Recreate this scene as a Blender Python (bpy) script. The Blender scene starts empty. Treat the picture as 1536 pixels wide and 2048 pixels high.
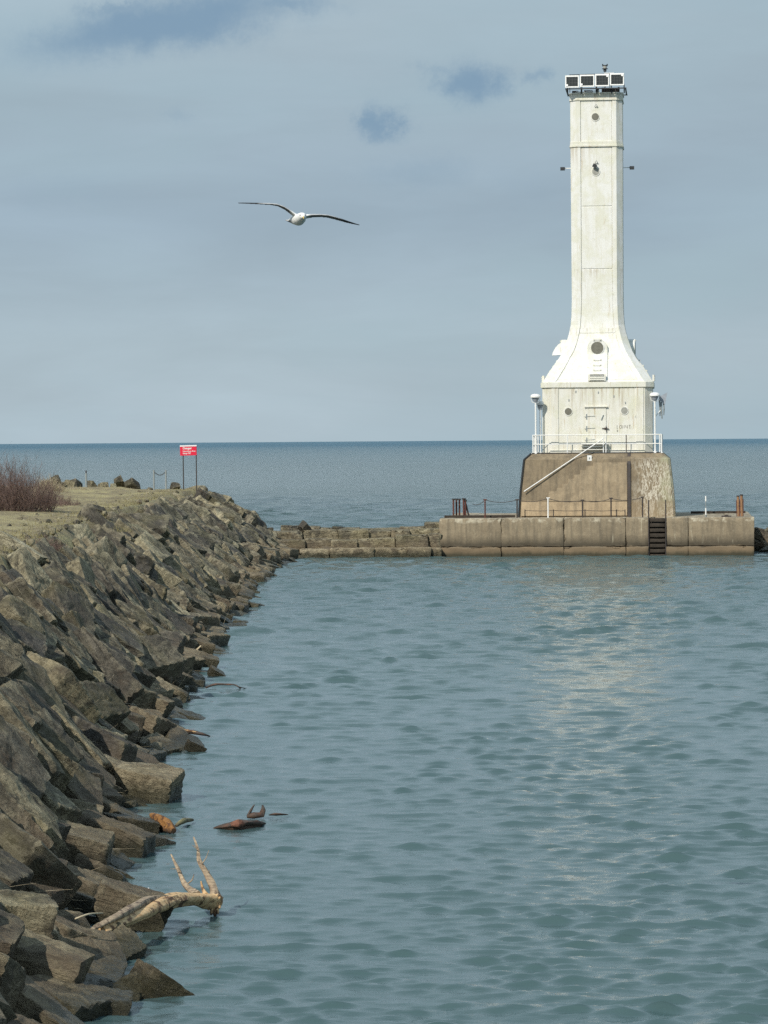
import bpy, bmesh, math, random
import numpy as np
from mathutils import Vector, Matrix, noise

rnd = random.Random(7)
nrs = np.random.RandomState(11)
SC = bpy.context.scene
COL = SC.collection

# ------------------------------------------------------------------ camera
F = 6827.0                       # focal length in pixels of the 1536x2048 photograph
CAM_H = 6.5
PITCH = math.atan(142.5 / F)
ROLL = math.radians(0.41)
fwd = Vector((0, math.cos(PITCH), -math.sin(PITCH)))
r0 = Vector((1, 0, 0)); u0 = Vector((0, math.sin(PITCH), math.cos(PITCH)))
rgt = r0 * math.cos(ROLL) - u0 * math.sin(ROLL)
upv = u0 * math.cos(ROLL) + r0 * math.sin(ROLL)
cam_d = bpy.data.cameras.new('camera')
cam = bpy.data.objects.new('camera', cam_d)
COL.objects.link(cam)
M = Matrix.Identity(4)
for i, v in enumerate((rgt, upv, -fwd)):
    for j in range(3):
        M[j][i] = v[j]
M.translation = (0, 0, CAM_H)
cam.matrix_world = M
cam_d.sensor_fit = 'VERTICAL'
cam_d.sensor_height = 36.0
cam_d.sensor_width = 36.0
cam_d.lens = 36.0 * F / 2048.0
cam_d.clip_start = 0.5
cam_d.clip_end = 60000
SC.camera = cam


def P(px, py, Y):
    """world point that stands at photograph position (px, py), Y metres away"""
    d = fwd * F + rgt * (px - 768) - upv * (py - 1024)
    k = Y / d.y
    return Vector((d.x * k, Y, CAM_H + d.z * k))


# ------------------------------------------------------------------ sun, sky, exposure
SUN = Vector((-0.42, -0.66, 0.62)).normalized()
sun_d = bpy.data.lights.new('sun', 'SUN')
sun_d.energy = 3.95
sun_d.angle = math.radians(0.6)
sun_d.color = (1.0, 0.94, 0.84)
sun = bpy.data.objects.new('sun', sun_d)
COL.objects.link(sun)
sun.rotation_euler = SUN.to_track_quat('Z', 'Y').to_euler()
sun.location = (-40, -60, 60)

SC.view_settings.view_transform = 'Standard'
SC.view_settings.look = 'None'
SC.view_settings.exposure = 0.0
SC.view_settings.gamma = 1.0
SC.view_settings.use_curve_mapping = False
SC.cycles.use_denoising = False
SC.cycles.use_adaptive_sampling = True
SC.cycles.adaptive_threshold = 0.018
SC.cycles.sample_clamp_direct = 4.0
SC.cycles.sample_clamp_indirect = 3.0
SC.cycles.max_bounces = 5
SC.cycles.diffuse_bounces = 2
SC.cycles.glossy_bounces = 3


def srgb(r, g, b):
    f = lambda c: (c / 255 / 12.92) if c / 255 <= 0.04045 else ((c / 255 + 0.055) / 1.055) ** 2.4
    return (f(r), f(g), f(b), 1.0)


class NT:
    """tiny helper round a node tree"""
    def __init__(s, tree):
        s.t = tree; s.t.nodes.clear()

    def n(s, typ, **kw):
        nd = s.t.nodes.new(typ)
        for k, v in kw.items():
            if k.startswith('i_'):
                key = k[2:]
                key = int(key) if key.isdigit() else key.replace('_', ' ')
                sock = nd.inputs[key]
                if isinstance(v, bpy.types.NodeSocket):
                    s.t.links.new(v, sock)
                else:
                    sock.default_value = v
            else:
                setattr(nd, k, v)
        return nd

    def link(s, a, b):
        s.t.links.new(a, b)

    def math(s, op, a, b=None, c=None, clamp=False):
        nd = s.n('ShaderNodeMath', operation=op, use_clamp=clamp)
        for i, v in enumerate((a, b, c)):
            if v is None: continue
            if isinstance(v, bpy.types.NodeSocket): s.link(v, nd.inputs[i])
            else: nd.inputs[i].default_value = v
        return nd.outputs[0]

    def mix(s, fac, a, b, blend='MIX'):
        nd = s.n('ShaderNodeMix', data_type='RGBA', blend_type=blend)
        for i, v in ((0, fac), (6, a), (7, b)):
            if isinstance(v, bpy.types.NodeSocket): s.link(v, nd.inputs[i])
            else: nd.inputs[i].default_value = v
        return nd.outputs[2]

    def ramp(s, fac, lo, hi, interp='LINEAR'):
        nd = s.n('ShaderNodeMapRange', clamp=True, interpolation_type=interp)
        s.link(fac, nd.inputs[0]) if isinstance(fac, bpy.types.NodeSocket) else None
        nd.inputs[1].default_value = lo; nd.inputs[2].default_value = hi
        return nd.outputs[0]

    def cramp(s, fac, stops):
        nd = s.n('ShaderNodeValToRGB')
        s.link(fac, nd.inputs[0])
        e = nd.color_ramp.elements
        while len(e) < len(stops): e.new(0.5)
        for el, (p, c) in zip(e, stops):
            el.position = p; el.color = c
        return nd.outputs[0]

    def vec(s, src, scale=(1, 1, 1), loc=(0, 0, 0), rot=(0, 0, 0)):
        nd = s.n('ShaderNodeMapping')
        s.link(src, nd.inputs[0])
        nd.inputs['Scale'].default_value = scale
        nd.inputs['Location'].default_value = loc
        nd.inputs['Rotation'].default_value = rot
        return nd.outputs[0]

    def noise(s, vec, scale, detail=4, rough=0.55, dist=0.0, out=0):
        nd = s.n('ShaderNodeTexNoise')
        s.link(vec, nd.inputs['Vector'])
        nd.inputs['Scale'].default_value = scale
        nd.inputs['Detail'].default_value = detail
        nd.inputs['Roughness'].default_value = rough
        nd.inputs['Distortion'].default_value = dist
        return nd.outputs[out]


world = bpy.data.worlds.new('World')
SC.world = world
world.use_nodes = True
w = NT(world.node_tree)
tc = w.n('ShaderNodeTexCoord').outputs['Generated']
sky = w.n('ShaderNodeTexSky', sky_type='NISHITA')
sky.sun_disc = False
sky.sun_elevation = math.asin(SUN.z)
sky.sun_rotation = math.atan2(SUN.x, SUN.y)
sky.altitude = 180
skycol = w.mix(1.0, sky.outputs[0], (0.1, 0.1, 0.1, 1), 'MULTIPLY')
sx = w.n('ShaderNodeSeparateXYZ'); w.link(tc, sx.inputs[0])
X, Yd, Z = sx.outputs
# the overcast layer: pale at the horizon, a slate band, then paler again, broken cloud overhead
grad = w.cramp(w.math('MAXIMUM', Z, 0.0), [
    (0.0, srgb(174, 192, 203)), (0.03, srgb(168, 187, 199)), (0.065, srgb(154, 174, 190)),
    (0.12, srgb(166, 184, 195)), (0.22, srgb(184, 208, 221)), (0.40, srgb(194, 217, 231)), (0.65, srgb(178, 202, 222)), (1.0, srgb(150, 178, 206))])
nv = w.vec(tc, (6, 6, 30), rot=(0, 0.05, 0))
n1 = w.noise(nv, 1.6, 5, 0.55, 0.4)
n2 = w.noise(w.vec(tc, (3, 3, 9), (4, 2, 1)), 2.2, 6, 0.6, 0.5)
tone = w.math('ADD', w.math('MULTIPLY', w.math('SUBTRACT', n1, 0.5), 0.34), 1.0)
tone = w.math('ADD', tone, w.math('MULTIPLY', w.math('SUBTRACT', n2, 0.5), 0.14))
tcol = w.n('ShaderNodeCombineXYZ')
for i in range(3): w.link(tone, tcol.inputs[i])
cloud = w.mix(1.0, grad, tcol.outputs[0], 'MULTIPLY')
# slight warm/green drift between cloud masses
n3 = w.noise(w.vec(tc, (5, 5, 16), (9, 0, 3)), 1.7, 3, 0.5)
cloud = w.mix(w.math('MULTIPLY', w.ramp(n3, 0.42, 0.62), 0.55), cloud, srgb(161, 185, 197))
# bluer rents and darker shreds in the layer
warp = w.noise(tc, 60, 8, 0.72, 0.0)
warp2 = w.noise(w.vec(tc, (1, 1, 1), (3, 7, 5)), 50, 8, 0.72, 0.0)
mask = None
for (px, py, rx, ry, amp, tilt) in [
        (330, 50, 300, 62, 1.0, -0.16), (560, 10, 130, 26, 0.7, 0), (190, 85, 170, 40, .5, 0),
        (760, 243, 62, 34, 0.9, 0), (940, 162, 92, 46, 0.95, 0.05), (1085, 150, 42, 22, 0.55, 0),
        (362, 244, 50, 26, 0.32, 0), (830, 345, 150, 52, 0.36, 0.0), (1060, 370, 140, 60, 0.22, 0),
        (120, 385, 240, 60, 0.24, 0), (1250, 470, 200, 70, .2, 0), (250, 20, 120, 22, .7, -.1), (880, 140, 60, 18, .5, 0)]:
    d = P(px, py, 1.0) - Vector((0, 0, CAM_H)); d.normalize()
    dx = w.math('ADD', w.math('SUBTRACT', X, d.x), w.math('MULTIPLY', w.math('SUBTRACT', warp, 0.5), 0.036))
    dz = w.math('ADD', w.math('SUBTRACT', Z, d.z), w.math('MULTIPLY', w.math('SUBTRACT', warp2, 0.5), 0.016))
    dz = w.math('ADD', dz, w.math('MULTIPLY', dx, tilt))
    a = w.math('MULTIPLY', dx, F / rx); b = w.math('MULTIPLY', dz, F / ry)
    q = w.math('ADD', w.math('MULTIPLY', a, a), w.math('MULTIPLY', b, b))
    g = w.math('MULTIPLY', w.math('EXPONENT', w.math('MULTIPLY', q, -1.1)), amp)
    mask = g if mask is None else w.math('MAXIMUM', mask, g)
mask = w.math('MULTIPLY', mask, w.ramp(Yd, 0.0, 0.2))
cloud = w.mix(w.math('MULTIPLY', w.ramp(mask, 0.05, 0.95, 'SMOOTHSTEP'), 0.95), cloud, srgb(124, 153, 178))
over = w.ramp(w.noise(w.vec(tc, (2, 2, 5)), 2.0, 6, 0.6, 0.4), 0.50, 0.62)
over = w.math('MULTIPLY', over, w.ramp(Z, 0.16, 0.35))
cover = w.math('SUBTRACT', 0.93, w.math('MULTIPLY', over, 0.3))
final = w.mix(cover, skycol, cloud)
bg = w.n('ShaderNodeBackground'); w.link(final, bg.inputs[0]); bg.inputs[1].default_value = 1.0
wo = w.n('ShaderNodeOutputWorld'); w.link(bg.outputs[0], wo.inputs[0])


# ------------------------------------------------------------------ tagging and linking
def tag(o, label=None, cat=None, group=None, kind=None):
    if label: o['label'] = label
    if cat: o['category'] = cat
    if group: o['group'] = group
    if kind: o['kind'] = kind
    return o


def empty(name, loc, label, cat, group=None, rz=0.0):
    o = bpy.data.objects.new(name, None)
    COL.objects.link(o); o.location = loc; o.rotation_euler = (0, 0, rz)
    o.empty_display_size = 0.3
    bpy.context.view_layer.update()
    return tag(o, label, cat, group)


def link_mesh(name, me, mat=None, parent=None):
    """vertices are given in world space; the parent's transform is undone"""
    o = bpy.data.objects.new(name, me)
    COL.objects.link(o)
    if mat is not None:
        if isinstance(mat, (list, tuple)):
            for m_ in mat: me.materials.append(m_)
        else:
            me.materials.append(mat)
    if parent is not None:
        o.parent = parent
        o.matrix_parent_inverse = parent.matrix_world.inverted()
    return o


def smooth(me, angle=None):
    me.polygons.foreach_set('use_smooth', [True] * len(me.polygons))
    if angle is not None:
        me.set_sharp_from_angle(angle=math.radians(angle))
    me.update()


def mesh_np(name, verts, faces):
    verts = np.asarray(verts, dtype=np.float32); faces = np.asarray(faces, dtype=np.int32)
    k = faces.shape[1]
    me = bpy.data.meshes.new(name)
    me.vertices.add(len(verts)); me.vertices.foreach_set('co', verts.ravel())
    me.loops.add(faces.size); me.loops.foreach_set('vertex_index', faces.ravel())
    me.polygons.add(len(faces))
    me.polygons.foreach_set('loop_start', np.arange(0, faces.size, k, dtype=np.int32))
    me.polygons.foreach_set('loop_total', np.full(len(faces), k, dtype=np.int32))
    me.update(calc_edges=True)
    me.validate()
    return me


class Geo:
    """collects simple solids in world space"""
    def __init__(s, xf=None):
        s.v = []; s.f = []; s.xf = xf

    def add(s, vs, fs):
        b = len(s.v)
        for v in vs:
            v = Vector(v)
            s.v.append(s.xf @ v if s.xf is not None else v)
        for f_ in fs: s.f.append([b + i for i in f_])

    def box(s, c, d, R=None):
        hx, hy, hz = d[0] / 2, d[1] / 2, d[2] / 2
        vs = []
        for z in (-hz, hz):
            for y in (-hy, hy):
                for x in (-hx, hx):
                    p = Vector((x, y, z))
                    if R is not None: p = R @ p
                    vs.append(Vector(c) + p)
        s.add(vs, [(0, 2, 3, 1), (4, 5, 7, 6), (0, 1, 5, 4), (2, 6, 7, 3), (0, 4, 6, 2), (1, 3, 7, 5)])

    def tube(s, pts, rad, n=8, cap=True):
        pts = [Vector(p) for p in pts]
        if not isinstance(rad, (list, tuple)): rad = [rad] * len(pts)
        rings = []; prev = None
        for i, p in enumerate(pts):
            t = (pts[min(i + 1, len(pts) - 1)] - pts[max(i - 1, 0)]).normalized()
            if prev is None:
                a = Vector((0, 0, 1)) if abs(t.z) < 0.9 else Vector((1, 0, 0))
                u = t.cross(a).normalized()
            else:
                u = (prev - t * prev.dot(t)).normalized()
            prev = u; v = t.cross(u)
            rings.append([p + (u * math.cos(2 * math.pi * k / n) + v * math.sin(2 * math.pi * k / n)) * rad[i] for k in range(n)])
        vs = [q for r in rings for q in r]; fs = []
        for i in range(len(pts) - 1):
            for k in range(n):
                a = i * n + k; b = i * n + (k + 1) % n
                fs.append((a, b, b + n, a + n))
        if cap:
            fs.append(tuple(range(n - 1, -1, -1)))
            fs.append(tuple(range((len(pts) - 1) * n, len(pts) * n)))
        s.add(vs, fs)

    def prism(s, poly, y0, y1):
        """polygon in x,z pushed from y0 to y1"""
        n = len(poly)
        vs = [(x, y0, z) for x, z in poly] + [(x, y1, z) for x, z in poly]
        fs = [tuple(range(n)), tuple(range(2 * n - 1, n - 1, -1))]
        for i in range(n):
            j = (i + 1) % n
            fs.append((i, i + n, j + n, j))
        s.add(vs, fs)

    def build(s, name, mat, parent=None, sm=None):
        me = bpy.data.meshes.new(name)
        me.from_pydata([tuple(v) for v in s.v], [], s.f)
        bm = bmesh.new(); bm.from_mesh(me); bmesh.ops.recalc_face_normals(bm, faces=bm.faces); bm.to_mesh(me); bm.free()
        me.update()
        if sm: smooth(me, sm)
        return link_mesh(name, me, mat, parent)


def rounded_block(c, d, r=0.04, step=0.3, amp=0.012, xf=None, seed=0, big=0.0, chips=0.0):
    """a worn concrete or stone block: grid faces, rounded edges, uneven surface"""
    d = Vector(d); h = d / 2
    bm = bmesh.new()
    seg = [max(2, min(40, int(round(d[i] / step)))) for i in range(3)]
    def coords(i):
        inner = np.linspace(-h[i] + r, h[i] - r, seg[i] + 1)
        return [-h[i]] + list(inner) + [h[i]]
    cs = [coords(i) for i in range(3)]
    for ax in range(3):
        a, b = (ax + 1) % 3, (ax + 2) % 3
        for sgn in (-1, 1):
            grid = []
            for p in cs[a]:
                row = []
                for q in cs[b]:
                    v = Vector((0, 0, 0)); v[ax] = sgn * h[ax]; v[a] = p; v[b] = q
                    row.append(bm.verts.new(v))
                grid.append(row)
            for i in range(len(grid) - 1):
                for j in range(len(grid[0]) - 1):
                    fv = [grid[i][j], grid[i + 1][j], grid[i + 1][j + 1], grid[i][j + 1]]
                    if sgn < 0: fv.reverse()
                    bm.faces.new(fv)
    bmesh.ops.remove_doubles(bm, verts=bm.verts, dist=1e-4)
    so = Vector((seed * 3.1, seed * 1.7, seed * 5.3))
    for v in bm.verts:
        q = Vector([max(-h[i] + r, min(h[i] - r, v.co[i])) for i in range(3)])
        dl = v.co - q
        nrm = dl.normalized() if dl.length > 1e-6 else Vector((0, 0, 1))
        co = q + nrm * r
        k = noise.fractal((co + so) * 1.8, 0.9, 2.1, 4) * amp
        if big: k += noise.noise((co + so) * 0.55) * big
        if chips:
            cc = noise.noise((co + so) * 2.6)
            on_edge = sum(1 for i in range(3) if abs(abs(v.co[i]) - h[i]) < r * 1.5)
            if on_edge >= 2 and cc > 0.1: k -= (cc - 0.1) * chips * 3
        v.co = co + nrm * k + Vector(c)
        if xf is not None: v.co = xf @ v.co
    me = bpy.data.meshes.new('block'); bm.to_mesh(me); bm.free()
    smooth(me, 50)
    return me


# ------------------------------------------------------------------ materials
def new_mat(name):
    m = bpy.data.materials.new(name); m.use_nodes = True
    t = NT(m.node_tree)
    b = t.n('ShaderNodeBsdfPrincipled')
    o = t.n('ShaderNodeOutputMaterial')
    t.link(b.outputs[0], o.inputs[0])
    b.inputs['Roughness'].default_value = 0.85
    return m, t, b


def put(t, b, key, v):
    if isinstance(v, bpy.types.NodeSocket): t.link(v, b.inputs[key])
    else: b.inputs[key].default_value = v


def bump(t, b, h, strength, dist=0.02, prev=None):
    nd = t.n('ShaderNodeBump')
    nd.inputs['Strength'].default_value = strength
    nd.inputs['Distance'].default_value = dist
    t.link(h, nd.inputs['Height'])
    if prev is not None: t.link(prev, nd.inputs['Normal'])
    t.link(nd.outputs[0], b.inputs['Normal'])
    return nd.outputs[0]


def simple(name, col, rough=0.6, metal=0.0, var=0.12, scale=6.0, rust=0.0):
    m, t, b = new_mat(name)
    p = t.n('ShaderNodeNewGeometry').outputs['Position']
    n = t.noise(p, scale, 5, 0.6)
    c2 = tuple(c * (1 - var * 2) for c in col[:3]) + (1,)
    c1 = tuple(min(1, c * (1 + var)) for c in col[:3]) + (1,)
    colr = t.mix(n, c2, c1)
    if rust:
        rn = t.ramp(t.noise(p, scale * 1.7, 6, 0.7, 0.5), 0.62 - rust * 0.2, 0.75)
        colr = t.mix(rn, colr, (0.16, 0.06, 0.025, 1))
    put(t, b, 'Base Color', colr)
    b.inputs['Roughness'].default_value = rough
    b.inputs['Metallic'].default_value = metal
    bump(t, b, t.noise(p, scale * 5, 4), 0.25, 0.005)
    return m


def white_paint(name, base=(0.80, 0.79, 0.70, 1), dirt=1.0):
    m, t, b = new_mat(name)
    p = t.n('ShaderNodeNewGeometry').outputs['Position']
    streak = t.noise(t.vec(p, (3.2, 3.2, 0.25)), 1.6, 7, 0.65, 0.3)
    blot = t.noise(p, 1.1, 8, 0.68, 0.4)
    fine = t.noise(p, 7.5, 7, 0.72, 0.2)
    col = t.mix(t.math('MULTIPLY', t.ramp(streak, 0.46, 0.72), 0.5 * dirt), base, (0.60, 0.565, 0.43, 1))
    col = t.mix(t.math('MULTIPLY', t.ramp(blot, 0.47, 0.60), 0.62 * dirt), col, (0.66, 0.65, 0.52, 1))
    # peeled flakes and grey mottling
    col = t.mix(t.math('MULTIPLY', t.ramp(fine, 0.58, 0.68), 0.38 * dirt), col, (0.42, 0.40, 0.33, 1))
    spots = t.noise(t.vec(p, (1, 1, .7), (5, 1, 2)), 4.2, 9, 0.8, 0.0)
    col = t.mix(t.math('MULTIPLY', t.ramp(spots, 0.66, 0.70), 0.8), col, (0.17, 0.155, 0.12, 1))
    rust = t.noise(t.vec(p, (6, 6, 0.45), (3, 3, 3)), 1.2, 6, 0.7, 0.2)
    col = t.mix(t.math('MULTIPLY', t.ramp(rust, 0.60, 0.70), 0.6 * dirt), col, (0.45, 0.33, 0.17, 1))
    sepw = t.n('ShaderNodeSeparateXYZ'); t.link(p, sepw.inputs[0])
    runs = t.ramp(t.noise(t.vec(p, (5, 5, 0.22), (1, 8, 0)), 1.3, 6, 0.7), 0.50, 0.66)
    for z0_, ln_ in ((26.32, 1.1), (23.34, 1.5), (9.46, 1.6), (16.3, .8), (12.9, .9)):
        m0 = t.math('MULTIPLY', t.ramp(sepw.outputs[2], z0_ - ln_, z0_), t.math('LESS_THAN', sepw.outputs[2], z0_))
        col = t.mix(t.math('MULTIPLY', t.math('MULTIPLY', m0, runs), 0.62 * dirt), col, (0.36, 0.28, 0.17, 1))
    put(t, b, 'Base Color', col)
    b.inputs['Roughness'].default_value = 0.55
    h = t.math('ADD', t.math('MULTIPLY', fine, 0.6), t.math('MULTIPLY', blot, 1.5))
    bump(t, b, h, 0.35, 0.02)
    return m


M_WHITE = white_paint('weathered_white_paint', (0.76, 0.755, 0.715, 1), 1.0)
M_WHITE2 = white_paint('stained_white_paint', (0.73, 0.715, 0.645, 1), 1.35)
M_WCLEAN = white_paint('white_metal_paint', (0.82, 0.82, 0.80, 1), 0.35)


def concrete(name, efflo=False, pier=False, tone=1.0, warm=1.0):
    m, t, b = new_mat(name)
    p = t.n('ShaderNodeNewGeometry').outputs['Position']
    sep = t.n('ShaderNodeSeparateXYZ'); t.link(p, sep.inputs[0])
    blot = t.noise(t.vec(p, (1, 1, 1.4)), 0.9, 9, 0.72, 0.8)
    streak = t.noise(t.vec(p, (2.8, 2.8, 0.3)), 1.5, 7, 0.65, 0.3)
    fine = t.noise(p, 9, 8, 0.75)
    col = t.mix(t.ramp(blot, 0.3, 0.7), (0.20, 0.158, 0.104, 1), (0.34, 0.272, 0.178, 1))
    col = t.mix(t.math('MULTIPLY', t.ramp(streak, 0.44, 0.66), 0.6), col, (0.105, 0.090, 0.066, 1))
    col = t.mix(t.math('MULTIPLY', t.ramp(fine, 0.52, 0.75), 0.5), col, (0.40, 0.34, 0.24, 1))
    col = t.mix(t.math('MULTIPLY', t.ramp(t.noise(p, 22, 4, 0.7), 0.55, 0.75), 0.45), col, (0.10, 0.08, 0.055, 1))
    if pier:
        # water stains: a dark band above the ledge, reddish brown below, damp at the waterline
        zz = t.math('ADD', sep.outputs[2], t.math('MULTIPLY', t.math('SUBTRACT', t.noise(t.vec(p, (1, 1, .2)), 1.3, 6, 0.7), 0.5), 0.42))
        band = t.math('MULTIPLY', t.ramp(zz, 1.2, 0.68), t.ramp(zz, 0.48, 0.56))
        col = t.mix(t.math('MULTIPLY', band, 0.92), col, (0.075, 0.062, 0.042, 1))
        low = t.ramp(zz, 0.56, 0.44)
        red = t.mix(t.noise(t.vec(p, (.5, .5, 2)), 1.6, 5), (0.11, 0.082, 0.050, 1), (0.24, 0.175, 0.105, 1))
        col = t.mix(low, col, red)
        wet = t.ramp(zz, 0.30, 0.10)
        col = t.mix(wet, col, (0.055, 0.048, 0.028, 1))
        lime = t.ramp(t.noise(t.vec(p, (3.5, 3.5, 0.5), (2, 2, 0)), 1.1, 7, 0.7, 0.4), 0.60, 0.68)
        lime = t.math('MULTIPLY', lime, t.ramp(sep.outputs[2], 0.6, 0.95))
        col = t.mix(t.math('MULTIPLY', lime, 0.55), col, (0.55, 0.50, 0.36, 1))
        topw = t.math('MULTIPLY', t.ramp(zz, 1.84, 1.96), t.ramp(t.noise(p, 2.1, 6, 0.7), 0.5, 0.62))
        col = t.mix(t.math('MULTIPLY', topw, 0.7), col, (0.60, 0.55, 0.42, 1))
    if efflo:
        # white lime runs on the right hand part of the base
        xm = t.math('MULTIPLY', t.ramp(sep.outputs[0], 13.9, 14.9), t.ramp(sep.outputs[2], 5.5, 5.1))
        def lines(sc_, off, wd_):
            n_ = t.noise(t.vec(p, sc_, off), 1.0, 3, 0.55, 0.5)
            return t.ramp(t.math('ABSOLUTE', t.math('SUBTRACT', n_, 0.5)), wd_, wd_ * 0.35)
        run = t.math('MAXIMUM', lines((5.5, 5.5, 1.2), (0, 0, 0), 0.036), lines((4.0, 4.0, 1.3), (9, 3, 2), 0.030))
        run = t.math('MAXIMUM', run, t.math('MULTIPLY', t.ramp(t.noise(t.vec(p, (7, 7, 1.1), (3, 0, 0)), 1.0, 6, 0.7), 0.56, 0.66), 0.8))
        patch = t.ramp(t.noise(t.vec(p, (1, 1, .6), (7, 0, 0)), 0.9, 4, 0.6), 0.36, 0.46)
        e = t.math('MULTIPLY', t.math('MULTIPLY', run, xm), patch)
        col = t.mix(t.math('MULTIPLY', e, 0.9), col, (0.68, 0.64, 0.53, 1))
        green = t.math('MULTIPLY', t.ramp(sep.outputs[0], 15.2, 15.8), t.ramp(t.noise(p, 1.2, 5), 0.4, 0.6))
        col = t.mix(t.math('MULTIPLY', green, 0.6), col, (0.42, 0.43, 0.28, 1))
        wash = t.ramp(sep.outputs[2], 3.1, 2.9)
        col = t.mix(t.math('MULTIPLY', wash, 0.45), col, (0.34, 0.26, 0.16, 1))
    if tone != 1.0:
        col = t.mix(1.0, col, (tone * warm, tone, tone / warm, 1), 'MULTIPLY')
    put(t, b, 'Base Color', col)
    b.inputs['Roughness'].default_value = 0.9
    h = t.math('ADD', t.math('MULTIPLY', fine, 1.0), t.math('MULTIPLY', blot, 1.5))
    bump(t, b, h, 0.5, 0.03)
    return m


M_CONC = concrete('brown_weathered_concrete', efflo=True, tone=0.86, warm=1.02)
M_CONC3 = concrete('repaired_stair_concrete', tone=1.22, warm=1.02)
M_CONC2 = concrete('patched_plinth_concrete', tone=1.42, warm=1.05)
M_PIER = concrete('pier_concrete', pier=True, tone=1.0, warm=1.02)
M_GAPDARK = simple('dark_gap_backing', (0.06, 0.052, 0.042), 0.9, 0, 0.3, 2.0)  # dark backing seen in gaps, its colour stands in for deep shade
M_GLASS = simple('dusty_porthole_glass', (0.20, 0.19, 0.15), 0.35, 0, 0.25, 5.0)
M_GLASS2 = simple('pale_porthole_cover', (0.36, 0.355, 0.31), 0.5, 0, 0.25, 5.0)
M_BLACK = simple('black_metal', (0.03, 0.032, 0.035), 0.5, 0, 0.3, 6)
M_CELL = simple('cell_busbar', (0.075, 0.08, 0.078), 0.4, 0, 0.1, 5)
M_PANEL = simple('solar_cells', (0.022, 0.026, 0.024), 0.25, 0, 0.3, 14)
M_RUSTRED = simple('rusty_red_steel', (0.13, 0.045, 0.035), 0.8, 0, 0.35, 9, 0.6)
M_RUSTTAN = simple('rusty_tan_post', (0.36, 0.20, 0.10), 0.8, 0, 0.4, 6, 0.6)
M_DARKMET = simple('dark_bare_steel', (0.07, 0.06, 0.055), 0.6, 0.3, 0.3, 6, 0.3)
M_GALV = simple('galvanised_steel', (0.32, 0.35, 0.35), 0.5, 0.3, 0.2, 4)
M_TIMBER = simple('dark_old_timber', (0.055, 0.042, 0.03), 0.9, 0, 0.45, 5)
M_RED = simple('red_sign_face', (0.72, 0.012, 0.05), 0.45, 0, 0.06, 3)
M_SIGNW = simple('white_sign_print', (0.85, 0.80, 0.80), 0.5, 0, 0.03, 3)
M_MARK = simple('black_marker', (0.16, 0.15, 0.13), 0.8, 0, 0.2, 6)
M_LAMPGLASS = simple('grey_lamp_lens', (0.35, 0.38, 0.42), 0.3, 0, 0.15, 5)


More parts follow.
